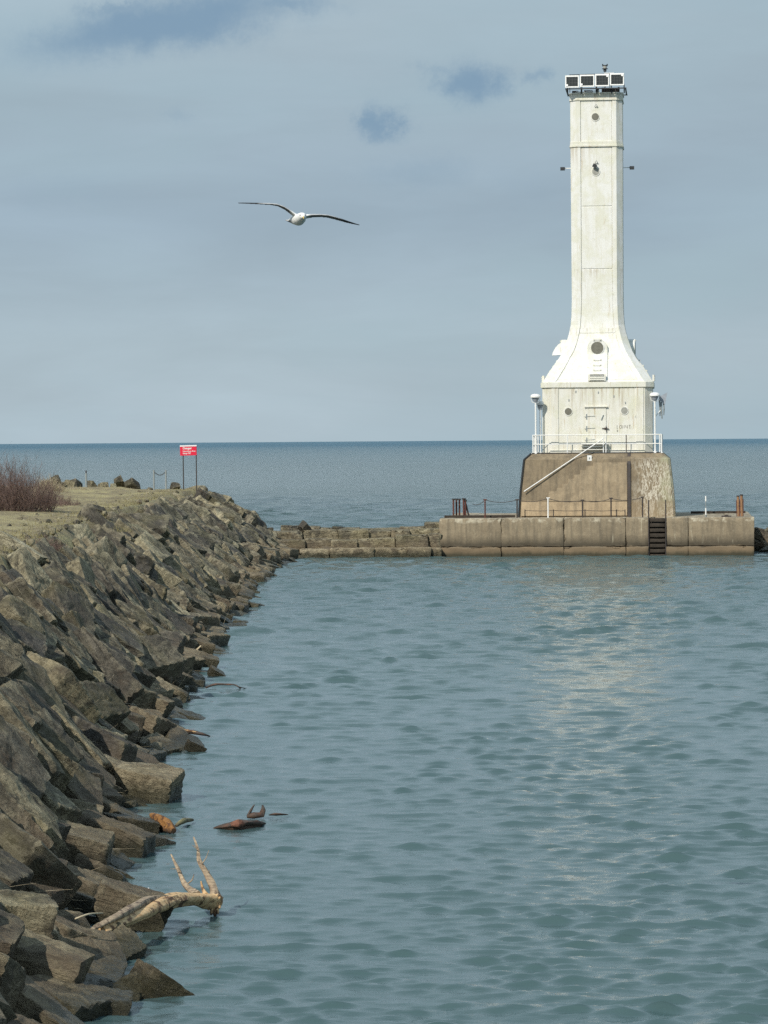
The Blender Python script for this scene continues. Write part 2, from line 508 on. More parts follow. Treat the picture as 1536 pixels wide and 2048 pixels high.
def rock_mat(name, from_object):
    m, t, b = new_mat(name)
    p = t.n('ShaderNodeNewGeometry').outputs['Position']
    sep = t.n('ShaderNodeSeparateXYZ'); t.link(p, sep.inputs[0])
    at = t.n('ShaderNodeAttribute', attribute_type='OBJECT' if from_object else 'GEOMETRY', attribute_name='tint')
    tint = at.outputs['Fac']
    if from_object:
        oc = t.n('ShaderNodeTexCoord').outputs['Object']
        off = t.n('ShaderNodeCombineXYZ'); t.link(t.math('MULTIPLY', tint, 37.0), off.inputs[0]); t.link(t.math('MULTIPLY', tint, 91.0), off.inputs[2])
        va = t.n('ShaderNodeVectorMath', operation='ADD'); t.link(oc, va.inputs[0]); t.link(off.outputs[0], va.inputs[1])
        lp_ = va.outputs[0]
    else:
        lp_ = t.vec(p, rot=(0.5, 0.6, 0.2))
    big = t.noise(lp_, 1.1, 5, 0.6, 0.6)
    mid = t.noise(lp_, 3.2, 9, 0.72, 0.5)
    fine = t.noise(lp_, 14, 7, 0.78)
    base = t.cramp(tint, [(0.0, (0.075, 0.070, 0.066, 1)), (0.22, (0.125, 0.112, 0.094, 1)), (0.5, (0.225, 0.196, 0.142, 1)),
                          (0.8, (0.31, 0.272, 0.188, 1)), (1.0, (0.44, 0.395, 0.29, 1))])
    mr = t.n('ShaderNodeMapRange', clamp=True); t.link(mid, mr.inputs[0])
    mr.inputs[1].default_value = 0.36; mr.inputs[2].default_value = 0.64; mr.inputs[3].default_value = 0.42; mr.inputs[4].default_value = 1.62
    fr = t.n('ShaderNodeMapRange', clamp=True); t.link(fine, fr.inputs[0])
    fr.inputs[1].default_value = 0.38; fr.inputs[2].default_value = 0.62; fr.inputs[3].default_value = 0.68; fr.inputs[4].default_value = 1.30
    k_ = t.math('MULTIPLY', mr.outputs[0], fr.outputs[0])
    kc = t.n('ShaderNodeCombineXYZ')
    for i_ in range(3): t.link(k_, kc.inputs[i_])
    col = t.mix(1.0, base, kc.outputs[0], 'MULTIPLY')
    # sooty film in sharp edged patches
    col = t.mix(t.math('MULTIPLY', t.ramp(big, 0.52, 0.57), 0.62), col, (0.066, 0.061, 0.056, 1))
    vein = t.noise(t.vec(lp_, (0.9, 1.3, 5.0)), 1.7, 8, 0.72, 0.9)
    col = t.mix(t.math('MULTIPLY', t.ramp(vein, 0.41, 0.385), 0.8), col, (0.035, 0.031, 0.027, 1))
    col = t.mix(t.math('MULTIPLY', t.ramp(vein, 0.60, 0.64), 0.5), col, (0.46, 0.41, 0.30, 1))
    pale = t.noise(t.vec(lp_, (1, 1, 1), (4, 8, 2)), 5, 10, 0.85)
    col = t.mix(t.math('MULTIPLY', t.ramp(pale, 0.61, 0.65), 0.85), col, (0.52, 0.48, 0.38, 1))
    po = t.n('ShaderNodeNewGeometry').outputs['Pointiness']
    col = t.mix(t.math('MULTIPLY', t.math('MULTIPLY', t.ramp(po, 0.53, 0.60), t.ramp(mid, 0.42, 0.55)), 0.65), col, (0.50, 0.45, 0.33, 1))
    # lichen/olive film and iron-red patches
    ol = t.noise(t.vec(p, (1, 1, 1), (1, 5, 9)), 0.8, 4, 0.6)
    col = t.mix(t.math('MULTIPLY', t.ramp(ol, 0.5, 0.65), 0.35), col, (0.17, 0.155, 0.075, 1))
    col = t.mix(t.math('MULTIPLY', t.ramp(ol, 0.42, 0.32), 0.30), col, (0.19, 0.125, 0.08, 1))
    col = t.mix(1.0, col, (0.90, 0.89, 0.82, 1), 'MULTIPLY')
    zz = t.math('ADD', sep.outputs[2], t.math('MULTIPLY', t.math('SUBTRACT', mid, 0.5), 0.35))
    tan = t.math('MULTIPLY', t.ramp(zz, 1.15, 0.55), t.ramp(zz, 0.12, 0.3))
    col = t.mix(t.math('MULTIPLY', tan, 0.45), col, (0.23, 0.175, 0.115, 1))
    wet = t.ramp(zz, 0.40, 0.20)
    col = t.mix(t.math('MULTIPLY', wet, 0.8), col, (0.040, 0.038, 0.022, 1))
    put(t, b, 'Base Color', col)
    ro = t.math('SUBTRACT', 0.9, t.math('MULTIPLY', wet, 0.55))
    put(t, b, 'Roughness', ro)
    b.inputs['Specular IOR Level'].default_value = 0.3
    # split/laminated look: cracks along a tilted bedding
    lam = vein
    h = t.math('ADD', t.math('MULTIPLY', mid, 2.2), t.math('MULTIPLY', lam, 2.4))
    h = t.math('ADD', h, t.math('MULTIPLY', fine, 0.5))
    bump(t, b, h, 1.0, 0.06)
    return m


M_ROCK = rock_mat('jetty_rock', True)
M_ROCKM = rock_mat('jetty_rock_far', False)


def water_mat():
    m, t, b = new_mat('lake_water')
    p = t.n('ShaderNodeNewGeometry').outputs['Position']
    big = t.noise(t.vec(p, (0.02, 0.008, 1)), 1.0, 4, 0.55)
    col = t.mix(t.ramp(big, 0.35, 0.65), (0.056, 0.100, 0.104, 1), (0.066, 0.112, 0.110, 1))
    sepp = t.n('ShaderNodeSeparateXYZ'); t.link(p, sepp.inputs[0])
    # base colour turns bluer with distance offshore
    far = t.ramp(sepp.outputs[1], 600, 4500)
    col = t.mix(far, col, (0.044, 0.122, 0.175, 1))
    put(t, b, 'Base Color', col)
    put(t, b, 'Roughness', t.math('ADD', t.math('MULTIPLY', t.ramp(sepp.outputs[1], 700, 5000), 0.34), 0.06))
    b.inputs['IOR'].default_value = 1.333
    a = t.noise(t.vec(p, (0.75, 1.5, 1), rot=(0, 0, 0.12)), 4.5, 6, 0.7, 0.3)
    e = t.noise(t.vec(p, (0.25, 0.6, 1)), 0.9, 6, 0.65)
    n2_ = bump(t, b, a, 1.0, 0.012)
    md_ = t.noise(t.vec(p, (0.8, 1.1, 1)), 1.1, 6, 0.66, 0.2)
    mb = t.n('ShaderNodeBump'); mb.inputs['Distance'].default_value = 0.50
    t.link(t.ramp(sepp.outputs[1], 80, 190), mb.inputs['Strength']); t.link(md_, mb.inputs['Height']); t.link(n2_, mb.inputs['Normal'])
    gr = t.noise(t.vec(p, (0.10, 0.10, 1)), 1.0, 5, 0.7, 0.2)
    gb_ = t.n('ShaderNodeBump'); gb_.inputs['Distance'].default_value = 2.2
    t.link(t.ramp(sepp.outputs[1], 170, 330), gb_.inputs['Strength']); t.link(gr, gb_.inputs['Height']); t.link(mb.outputs[0], gb_.inputs['Normal'])
    n2_ = gb_.outputs[0]
    fb = t.n('ShaderNodeBump'); fb.inputs['Distance'].default_value = 1.6
    t.link(t.ramp(sepp.outputs[1], 150, 420), fb.inputs['Strength'])
    t.link(e, fb.inputs['Height']); t.link(n2_, fb.inputs['Normal'])
    t.link(fb.outputs[0], b.inputs['Normal'])
    return m


M_WATER = water_mat()


def ground_mat():
    m, t, b = new_mat('dry_grass_track')
    p = t.n('ShaderNodeNewGeometry').outputs['Position']
    big = t.noise(t.vec(p, (1, .35, 1)), 0.5, 8, 0.68, 0.6)
    mid = t.noise(t.vec(p, (1, .5, 1)), 2.2, 7, 0.75, 0.4)
    fine = t.noise(p, 7, 8, 0.8)
    spk = t.noise(t.vec(p, (1, .5, 1)), 16, 5, 0.85)
    col = t.mix(t.ramp(big, 0.40, 0.60), (0.20, 0.155, 0.085, 1), (0.37, 0.315, 0.15, 1))
    col = t.mix(t.math('MULTIPLY', t.ramp(mid, 0.52, 0.62), 0.8), col, (0.115, 0.085, 0.052, 1))
    col = t.mix(t.math('MULTIPLY', t.ramp(fine, 0.50, 0.62), 0.6), col, (0.38, 0.32, 0.20, 1))
    col = t.mix(t.math('MULTIPLY', t.ramp(spk, 0.55, 0.63), 0.8), col, (0.09, 0.07, 0.045, 1))
    put(t, b, 'Base Color', col)
    b.inputs['Roughness'].default_value = 0.95
    bump(t, b, t.math('ADD', fine, t.math('MULTIPLY', spk, 0.4)), 0.8, 0.06)
    return m


M_GROUND = ground_mat()


def twig_mat(name, c1, c2):
    m, t, b = new_mat(name)
    p = t.n('ShaderNodeNewGeometry').outputs['Position']
    n = t.noise(p, 3.0, 5, 0.7)
    put(t, b, 'Base Color', t.mix(t.ramp(n, 0.3, 0.7), c1, c2))
    b.inputs['Roughness'].default_value = 0.9
    return m


M_TWIG = twig_mat('bare_brown_twigs', (0.13, 0.085, 0.07, 1), (0.27, 0.18, 0.145, 1))
M_STRAW = twig_mat('dead_pale_grass', (0.42, 0.33, 0.20, 1), (0.62, 0.54, 0.38, 1))
M_DRYG = twig_mat('dry_olive_grass', (0.24, 0.20, 0.085, 1), (0.42, 0.36, 0.18, 1))


def wood_mat(name, c1, c2, c3, scale=1.0, wet=True):
    m, t, b = new_mat(name)
    tcn = t.n('ShaderNodeTexCoord').outputs['Object']
    p = t.n('ShaderNodeNewGeometry').outputs['Position']
    g = t.noise(t.vec(p, (1.3, 6, 9), rot=(0, -0.15, 0.1)), 2.6 * scale, 7, 0.65, 0.4)
    blot = t.noise(p, 4.0 * scale, 6, 0.65, 0.3)
    col = t.mix(t.ramp(g, 0.35, 0.65), c1, c2)
    col = t.mix(t.ramp(blot, 0.51, 0.58), col, c3)
    if wet:
        sep = t.n('ShaderNodeSeparateXYZ'); t.link(p, sep.inputs[0])
        col = t.mix(t.ramp(sep.outputs[2], 0.10, 0.02), col, (0.06, 0.035, 0.02, 1))
    put(t, b, 'Base Color', col)
    b.inputs['Roughness'].default_value = 0.8
    bump(t, b, t.math('ADD', g, blot), 0.6, 0.02)
    return m


M_DRIFT = wood_mat('bleached_driftwood', (0.46, 0.27, 0.12, 1), (0.74, 0.53, 0.29, 1), (0.13, 0.07, 0.035, 1))
M_DRIFT2 = wood_mat('grey_brown_driftwood', (0.20, 0.145, 0.10, 1), (0.46, 0.36, 0.24, 1), (0.14, 0.10, 0.07, 1), 1.6)
M_DARKWOOD = wood_mat('wet_dark_wood', (0.04, 0.032, 0.027, 1), (0.10, 0.075, 0.06, 1), (0.12, 0.065, 0.045, 1), 1.5)
M_ORANGE = wood_mat('orange_rotten_wood', (0.20, 0.085, 0.022, 1), (0.34, 0.17, 0.05, 1), (0.09, 0.04, 0.018, 1), 1.6)

# ------------------------------------------------------------------ the lake
def lerp_pts(y, pts):
    return float(np.interp(y, [a for a, _ in pts], [b for _, b in pts]))


# jetty plan: X of the waterline and of the crest edge against distance Y
EDGE = [(-60, -0.9), (0, -2.1), (20, -3.2), (38, -3.82), (61.6, -4.78), (105.7, -5.75), (150, -6.05), (172, -6.1), (186, -5.2), (192, -5.0), (210, -5.0)]
CREST = [(-60, -4.6), (0, -6.4), (38, -7.9), (84, -9.15), (102, -9.8), (131, -10.5), (175, -10.9), (190, -10.3), (210, -10.3)]
TOPZ = 3.8


def make_water():
    Yd_ = np.exp(np.linspace(math.log(30.0), math.log(520.0), 1520))
    Yr = np.concatenate([np.linspace(-400, 20, 12), np.linspace(24, 29.5, 8), Yd_, np.exp(np.linspace(math.log(560), math.log(42000), 40))])
    ud = np.linspace(-0.172, 0.172, 560)
    side = np.array([0.178, 0.19, 0.21, 0.235, 0.27, 0.4, 0.7, 1.5, 4, 12, 40, 150])
    u = np.concatenate([-side[::-1], ud, side])
    YY, UU = np.meshgrid(Yr, u, indexing='ij')
    XX = UU * np.maximum(YY, 30.0)
    fadeU = np.clip((0.235 - np.abs(UU)) / 0.05, 0, 1)
    fadeY = np.clip((YY - 24) / 6, 0, 1) * np.clip((520 - YY) / 250, 0, 1)
    fade = (fadeU * fadeY).astype(np.float32)
    rs = np.random.RandomState(5)
    Zz = np.zeros_like(XX); DX = np.zeros_like(XX); DY = np.zeros_like(XX)
    sp = 0.00188 * np.maximum(YY, 30)             # row spacing
    N = 120
    cut = 0.37 * np.maximum(1.0, YY / 58.0)      # beyond this wave length the chop dies away
    for i in range(N):
        lam = 0.165 * (15.0 ** ((i + rs.rand()) / N)) ** 1.0
        th = rs.normal(0, 0.33) + 0.05
        if i % 4 == 0: th += rs.normal(0, 0.6)
        k = 2 * math.pi / lam
        kx, ky = k * math.sin(th), k * math.cos(th)
        slope = 0.043 * np.minimum(1.0, cut / lam) ** 1.2
        amp = slope / k
        res = np.clip(lam / (sp * 2.2) - 0.8, 0, 1)
        ph = kx * XX + ky * YY + rs.rand() * 6.283
        A = amp * res
        Zz += A * np.cos(ph)
        DX -= A * math.sin(th) * np.sin(ph); DY -= A * math.cos(th) * np.sin(ph)
    # gusts: patches of livelier and calmer water
    g = np.zeros_like(XX)
    for i in range(10):
        a, b_, c_ = rs.normal(0, 0.28), rs.normal(0, 0.11), rs.rand() * 6.28
        g += np.cos(a * XX + b_ * YY + c_)
    gust = np.clip(1.0 + 0.12 * g, 0.55, 1.5)
    crest = np.maximum(Zz, 0)
    Zz = Zz * 0.88 + 9.0 * crest * crest
    DY -= 0.7 * crest
    Zz *= gust * fade; DX *= gust * fade; DY *= gust * fade
    V = np.stack([XX + DX * 0.8, YY + DY * 0.8, Zz], -1).reshape(-1, 3)
    nr, nc = XX.shape
    idx = np.arange(nr * nc).reshape(nr, nc)
    Fq = np.stack([idx[:-1, :-1], idx[:-1, 1:], idx[1:, 1:], idx[1:, :-1]], -1).reshape(-1, 4)
    me = mesh_np('water', V, Fq)
    smooth(me)
    o = link_mesh('water', me, M_WATER)
    tag(o, 'choppy blue green lake water reaching to the horizon', kind='structure')


make_water()


# ------------------------------------------------------------------ jetty surface
def surf(x, y):
    e = lerp_pts(y, EDGE); c = lerp_pts(y, CREST)
    z = (e - x) / (e - c) * TOPZ
    z = min(z, TOPZ)
    if y > 190: z = min(z, TOPZ - (y - 190) * 0.7)
    # the far right shoulder falls away towards the low breakwater
    if y > 178: z = min(z, TOPZ - max(0, (x + 10.4)) * 0.55 * (1 if x < -6.5 else 1))
    return max(z, -1.2)


def make_ground():
    xs = np.concatenate([np.array([-60, -45, -35, -28]), np.arange(-24, 0.1, 0.5)])
    ys = np.arange(-20, 200.1, 1.0)
    V = []; 
    for y in ys:
        for x in xs:
            z = surf(x, y)
            c = lerp_pts(y, CREST)
            q = noise.fractal(Vector((x * 0.5, y * 0.35, 0)), 1, 2, 4)
            if x < c + 0.4:
                z = z + 0.08 + q * 0.10 + max(0, min(1, (c - x - 1) / 6)) * 0.25
                if y > 188: z = min(z, surf(x, y) + 0.1)
                if x < -24: z = z + 0.2
            else:
                z = z - 0.55
            V.append((x, y, z))
    nr, nc = len(ys), len(xs)
    idx = np.arange(nr * nc).reshape(nr, nc)
    Fq = np.stack([idx[:-1, :-1], idx[:-1, 1:], idx[1:, 1:], idx[1:, :-1]], -1).reshape(-1, 4)
    me = mesh_np('ground', V, Fq); smooth(me)
    me.materials.append(M_GROUND); me.materials.append(M_GAPDARK)
    mi = np.array([1 if (V[f_[0]][0] > lerp_pts(V[f_[0]][1], CREST) + 0.9) else 0 for f_ in Fq], dtype=np.int32)  # bed under the boulders coloured dark so the gaps look deeply shaded
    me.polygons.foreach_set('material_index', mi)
    o = link_mesh('ground', me)
    tag(o, 'dry grassy dirt track on top of the rock jetty', kind='structure')


make_ground()


# ------------------------------------------------------------------ stones
def ico(sub):
    bm = bmesh.new(); bmesh.ops.create_icosphere(bm, subdivisions=sub, radius=1.0)
    v = np.array([x.co[:] for x in bm.verts]); f_ = np.array([[q.index for q in x.verts] for x in bm.faces])
    bm.free()
    return v / np.linalg.norm(v, axis=1)[:, None], f_


ICO = {4: ico(5), 3: ico(4), 2: ico(3)}


def stone_shape(seed, lv, flat=None):
    rs = np.random.RandomState(seed)
    D, Fc = ICO[lv]
    a, b_, c_ = 0.60 * rs.uniform(.8, 1.3), 0.45 * rs.uniform(.8, 1.2), 0.43 * rs.uniform(.8, 1.2)
    if flat: c_ *= flat
    S = np.array([a, b_, c_])
    N = []; H = []
    for ax in range(3):
        for sg in (-1, 1):
            n = np.zeros(3); n[ax] = sg
            n += rs.normal(0, 0.13 if ax < 2 else 0.08, 3); n /= np.linalg.norm(n)
            N.append(n); H.append(S[ax] * rs.uniform(.82, 1.12))
    for k in range(rs.randint(2, 5)):
        n = rs.normal(0, 1, 3); n /= np.linalg.norm(n)
        sup = np.sum(np.abs(n) * S)
        N.append(n); H.append(sup * rs.uniform(.66, .88))
    N = np.array(N); H = np.array(H)
    q = np.maximum(D @ N.T / H, 1e-6)
    p = 60.0
    r = np.sum(q ** p, axis=1) ** (-1 / p)
    V = D * r[:, None]
    so = Vector(rs.uniform(0, 60, 3))
    bed = Vector(rs.normal(0, 0.15, 3)) + Vector((0, 0, 1))
    out = np.empty_like(V)
    for i in range(len(V)):
        v = Vector(V[i]); d = Vector(D[i])
        k = noise.fractal(v * 2.3 + so, 1.0, 2.0, 3) * 0.030
        if lv >= 3:
            k += noise.fractal(v * 7.0 + so, 0.7, 2.0, 4) * 0.016
            h_ = v.dot(bed) * 9 + noise.noise(v * 2 + so) * 1.5
            k += (abs((h_ % 1.0) - 0.5) - 0.25) * 0.040
        out[i] = V[i] + D[i] * k
    return out, Fc


ICO[1] = ico(2)
XS = [stone_shape(700 + i, 1) for i in range(10)]
HI = [stone_shape(100 + i, 4) for i in range(34)]
LO = [stone_shape(300 + i, 3) for i in range(14)]
XL = [stone_shape(500 + i, 2) for i in range(14)]
HI_ME = []
for i, (v, f_) in enumerate(HI):
    me = mesh_np('stone', v, f_); smooth(me, 38); me.materials.append(M_ROCK); HI_ME.append(me)


def surf_frame(x, y):
    e = 0.25
    dx = (surf(x + e, y) - surf(x - e, y)) / (2 * e)
    dy = (surf(x, y + e) - surf(x, y - e)) / (2 * e)
    n = Vector((-dx, -dy, 1)).normalized()
    return n


spots = []          # x, y, z, scale, matrix, tint
y = 22.0
row = 0
keep_clear = []     # filled below: world points where driftwood lies
while y < 197.5:
    e = lerp_pts(y, EDGE); c = lerp_pts(y, CREST)
    # along a line across the slope
    t_ = -0.55 + (row % 2) * 0.5 + rnd.uniform(-.15, .15)
    L = math.hypot(e - c, TOPZ)
    sl = Vector((c - e, 0, TOPZ)).normalized()
    while t_ < L - 0.55:
        s = rnd.choice([0.62, 0.8, 0.92, 1.0, 1.1, 1.25, 1.4])
        x = e + sl.x * t_ + rnd.uniform(-.15, .15)
        yy = y + rnd.uniform(-.28, .28)
        z = surf(x, yy)
        if t_ < 0: z = sl.z * t_ * 0.9
        if t_ > L - 1.3: z -= 0.28 * (t_ - L + 1.3) + 0.08
        spots.append([x, yy, z, s])
        t_ += 1.0 * (0.62 + 0.52 * s)
    y += 0.97
    row += 1
# end shoulder behind the crest and towards the low breakwater
for i in range(70):
    x = rnd.uniform(-14, -5); yy = rnd.uniform(190, 197)
    spots.append([x, yy, surf(x, yy), rnd.uniform(.7, 1.1)])

TINTS = [0.0, 0.08, 0.15, 0.25, 0.33, 0.4, 0.46, 0.52, 0.6, 0.7, 0.85]
items = []
for (x, yy, z, s) in spots:
    n = surf_frame(x, yy) if z > -0.3 else Vector((0.6, 0, 0.8))
    if z >= TOPZ - 0.02: n = Vector((0.25, 0, 1)).normalized()
    # pitch the slab faces a bit steeper or flatter than the slope
    n = (n + Vector((rnd.gauss(0, .18), rnd.gauss(-0.10, .20), rnd.gauss(0, .08)))).normalized()
    if z < 0.75 and z > -0.5: n = (n * 0.6 + Vector((-0.05, 0, 0.6))).normalized(); s *= 0.82
    down = Vector((1, 0.0, 0)); down = (down - n * down.dot(n)).normalized()
    ang = rnd.gauss(-0.18, 0.30)
    if rnd.random() < 0.22: ang += 1.4
    ax = (Matrix.Rotation(ang, 3, n) @ down).normalized()
    ay = n.cross(ax)
    R = Matrix((ax, ay, n)).transposed()
    if rnd.random() < 0.5: R = R @ Matrix.Rotation(math.pi, 3, 'Z')
    sc = Vector((s * rnd.uniform(.85, 1.1), s * rnd.uniform(.78, 1.05), s * rnd.uniform(.85, 1.2)))
    if z > TOPZ - 0.15: sc *= 0.8
    loc = Vector((x, yy, z)) - n * (0.02 + rnd.uniform(0, .14)) 
    ti = rnd.choice(TINTS) + rnd.uniform(-.05, .05)
    ti += 0.15 * noise.noise(Vector((x * .3, yy * .12, 0)))
    items.append((loc, R, sc, max(0, min(1, ti)), s, False))


def hero(px, py, Yd__, size, tint, rot=(0, 0, 0), sq=(1, 1, 1)):
    R = Matrix.Rotation(rot[2], 3, 'Z') @ Matrix.Rotation(rot[1], 3, 'Y') @ Matrix.Rotation(rot[0], 3, 'X')
    if Yd__ > 175 and size < 0.65: R = R @ Matrix.Rotation(px * 1.7, 3, 'Z') @ Matrix.Rotation(0.5 * math.sin(px), 3, 'Y') @ Matrix.Rotation(0.5 * math.cos(px * 3), 3, 'X')
    items.append((P(px, py, Yd__), R, Vector(sq) * size, tint, size, True))


# stones that can be named one by one in the photograph
hero(218, 1905, 43.2, 0.66, 0.97, (0.2, 0.45, -0.5), (1, 1.0, 1.1))     # pale pointed rock under the log
hero(250, 1812, 45.4, 0.66, 0.6, (0.1, 0.3, 0.3))                       # rock behind the log
hero(318, 1985, 40.2, 0.52, 0.55, (0.1, 0.5, 0.4), (1, 1.2, 1))          # half sunk rock
hero(262, 1990, 40.0, 0.42, 0.9, (0.5, -0.5, 0.9))
hero(165, 1930, 41.4, 0.8, 0.5, (0.5, 0.15, 0.7)); hero(200, 1972, 40.6, 0.65, 0.35, (0.3, 0.1, 1.2)); hero(118, 1898, 41.6, 0.85, 0.6, (0.2, 0.3, 0.9)); hero(160, 2010, 39.8, .8, .45, (.2, .2, .5))
hero(235, 2005, 39.8, 0.36, 0.7, (0.5, 0.2, 0.2))
hero(292, 1580, 62.0, 0.85, 0.95, (0.1, 0.25, -0.35), (1, 1.05, 1.2))    # tan rock at the water
hero(150, 2042, 38.8, .7, .4, (.2, .3, .2)); hero(196, 2030, 38.9, .5, .6, (.3, .3, 1.0))
hero(272, 1668, 57.0, 0.75, 0.4, (.2, .2, .3)); hero(300, 1700, 55.0, 0.7, 0.5, (.1, .15, .8))
hero(193, 1026, 128, 0.55, 0.05, (0.2, 0.3, 0.2))
hero(404, 992, 184, 0.80, 0.02, (0.2, 0.5, 0.2))
hero(255, 974, 190, .62, 0.12, (0.0, 0.1, 0.1))
hero(152, 974, 190, .58, 0.2, (0.1, 0.0, 0.3)); hero(182, 972, 191, .5, 0.6, (0.0, 0.1, 0.8))
hero(208, 974, 189, .5, 0.9, (0.1, 0.2, 0.1)); hero(228, 977, 188, .42, 0.95, (0.1, 0.2, 0.8))
hero(112, 962, 186, .55, .1); hero(138, 970, 187, .5, .75, (0, 0, 1)); hero(240, 968, 189, .5, .3, (0, .2, 1.4)); hero(268, 972, 188, .55, .05, (0, .1, .7)); hero(196, 985, 184, .3, 1.0, (.3, 0, 2)); hero(215, 984, 183, .28, .95, (.3, 0, .5)); hero(150, 990, 181, .3, .9)
hero(170, 990, 182, 0.5, 0.95, (0, 0, 0.3)); hero(350, 977, 189, 0.55, 0.35, (0, 0.2, 0.5))
hero(100, 968, 190, .6, 0.25, (0, 0, 0.2)); hero(300, 982, 187, 0.35, 0.8); hero(120, 975, 188, 0.6, 0.7)
hero(432, 1005, 184, 0.75, 0.15, (0, 0.5, 0)); hero(456, 1022, 184, 0.8, 0.25, (0, 0.5, 0.4))
hero(610, 1056, 193, 0.62, 0.15, (0, 0.6, 0.4))
hero(42, 1098, 86, 0.62, 1.0, (0.0, 0.5, -0.2), (1.7, 1, .7))
hero(388, 1497, 71.4, 0.42, 0.3, (0.1, 0.5, 0.3), (1, .8, .6)); hero(432, 1348, 94.5, 0.5, 0.35, (0.4, .5, .4), (1, .8, .7))

# nothing may lie in front of the driftwood that rests on the slope
def proj(v):
    d = v - Vector((0, 0, CAM_H)); dep = d.dot(fwd)
    return 768 + F * d.dot(rgt) / dep, 1024 - F * d.dot(upv) / dep
def blocks(it):
    if it[5]: return False
    px, py = proj(it[0]); Y_ = it[0].y
    if 150 < px < 480 and 1785 < py < 1990 and Y_ < 45.8 and py < 1830 + (480 - px) * .42: return True
    if 296 < px < 400 and 1615 < py < 1690 and Y_ < 58.5: return True
    return False
items = [it for it in items if not blocks(it)]

# which show largest
vis = []
for i, it in enumerate(items):
    loc = it[0]
    d = loc - Vector((0, 0, CAM_H)); dep = d.dot(fwd)
    px = 768 + F * d.dot(rgt) / dep; py = 1024 - F * d.dot(upv) / dep
    m_ = F * 0.6 * it[4] / dep
    inside = (-m_ < px < 1536 + m_) and (-m_ < py < 2048 + m_)
    # stones well under water do not show
    if loc.z < -0.45: inside = False
    vis.append((m_ if inside else 0, i))
vis.sort(reverse=True)
single = set(i for m_, i in vis[:300] if m_ > 0)
single |= set(i for i, it in enumerate(items) if it[5])
over_n = len(single) - 300
if over_n > 0:
    for m_, i in reversed(vis[:300]):
        if over_n <= 0: break
        if i in single and not items[i][5]: single.discard(i); over_n -= 1

jetty = empty('rock_jetty', (-6, 60, 0), 'long jetty of piled brown grey boulders along the left side of the water', 'jetty')
big_v = []; big_f = []; big_t = []; base = 0
k_hi = 0
for i, (loc, R, sc, ti, s, h_) in enumerate(items):
    if i in single:
        o = bpy.data.objects.new('stone', HI_ME[k_hi % len(HI_ME)]); k_hi += 1 + (k_hi % 3)
        COL.objects.link(o)
        o.parent = jetty
        o.matrix_parent_inverse = jetty.matrix_world.inverted()
        o.matrix_basis = Matrix.Translation(loc) @ R.to_4x4() @ Matrix.Diagonal(sc).to_4x4()
        o['tint'] = float(ti)
    else:
        m_ = dict((b, a) for a, b in vis[:0])
        seen = 84 < loc.y < 140 and loc.x > -0.14 * loc.y - 2
        src = LO if seen else XL
        v, f_ = src[rnd.randrange(len(src))]
        A = np.array(R) @ np.diag(sc)
        vv = v @ A.T + np.array(loc)
        big_v.append(vv); big_f.append(f_ + base); base += len(vv)
        big_t.append(np.full(len(vv), ti, dtype=np.float32))
me = mesh_np('rubble', np.concatenate(big_v), np.concatenate(big_f))
at = me.attributes.new('tint', 'FLOAT', 'POINT'); at.data.foreach_set('value', np.concatenate(big_t))
smooth(me, 38)
o = link_mesh('far_boulders', me, M_ROCKM, jetty); tag(o, 'smaller looking boulders of the far half of the jetty', kind='stuff')

# broken stones along the water's edge
# small chips and cobbles wedged in the gaps
cv = []; cf = []; ct = []; base = 0
for k in range(1200):
    yy = rnd.uniform(34, 120) if k % 3 else rnd.uniform(120, 190)
    e = lerp_pts(yy, EDGE); c = lerp_pts(yy, CREST)
    x = rnd.uniform(c - 0.4, e + 0.2)
    z = surf(x, yy) - 0.22 + rnd.uniform(-.15, .15)
    s = rnd.uniform(.12, .34)
    if k % 7 == 0: yy = rnd.uniform(84, 186); x = lerp_pts(yy, CREST) - rnd.uniform(0, .9) ** 2 * (yy * .1125 + lerp_pts(yy, CREST) + 1); z = TOPZ + .08; s = rnd.uniform(.06, .2)
    if k % 2 == 0 and k % 7: x = e + rnd.uniform(-.6, .25); z = rnd.uniform(-.14, .08); s = rnd.uniform(.14, .42)
    v, f_ = XS[rnd.randrange(len(XS))]
    from_eul = Matrix.Rotation(rnd.uniform(0, 6.3), 3, 'Z') @ Matrix.Rotation(rnd.uniform(-.9, .9), 3, 'Y')
    vv = v @ (np.array(from_eul) * s).T + np.array((x, yy, z))
    cv.append(vv); cf.append(f_ + base); base += len(vv); ct.append(np.full(len(vv), rnd.random(), dtype=np.float32))
me = mesh_np('chips', np.concatenate(cv), np.concatenate(cf))
at = me.attributes.new('tint', 'FLOAT', 'POINT'); at.data.foreach_set('value', np.concatenate(ct))
o = link_mesh('cobbles', me, M_ROCKM, jetty); tag(o, 'small broken stones wedged between the boulders', kind='stuff')


# ------------------------------------------------------------------ concrete pier and lighthouse frame
TH = math.radians(-5.0)
TD = 198.0
axis = P(1197.5, 905, TD)
LF = Matrix.Translation((axis.x, TD, 0)) @ Matrix.Rotation(TH, 4, 'Z')     # local: x right, y away, z up from the water
def zz_(py, D, px=1197): return P(px, py, D).z

pier = empty('concrete_pier', LF @ Vector((0, 0, 0)), 'long low brown concrete pier block under the lighthouse', 'pier')
PT = 2.10
HW = 8.75; HD = 7.9
g = Geo(LF); g.box((0, 0.25, 0.6), (2 * HW - .5, 2 * HD - .7, 2.86)); g.build('pier_core', M_GAPDARK, pier)
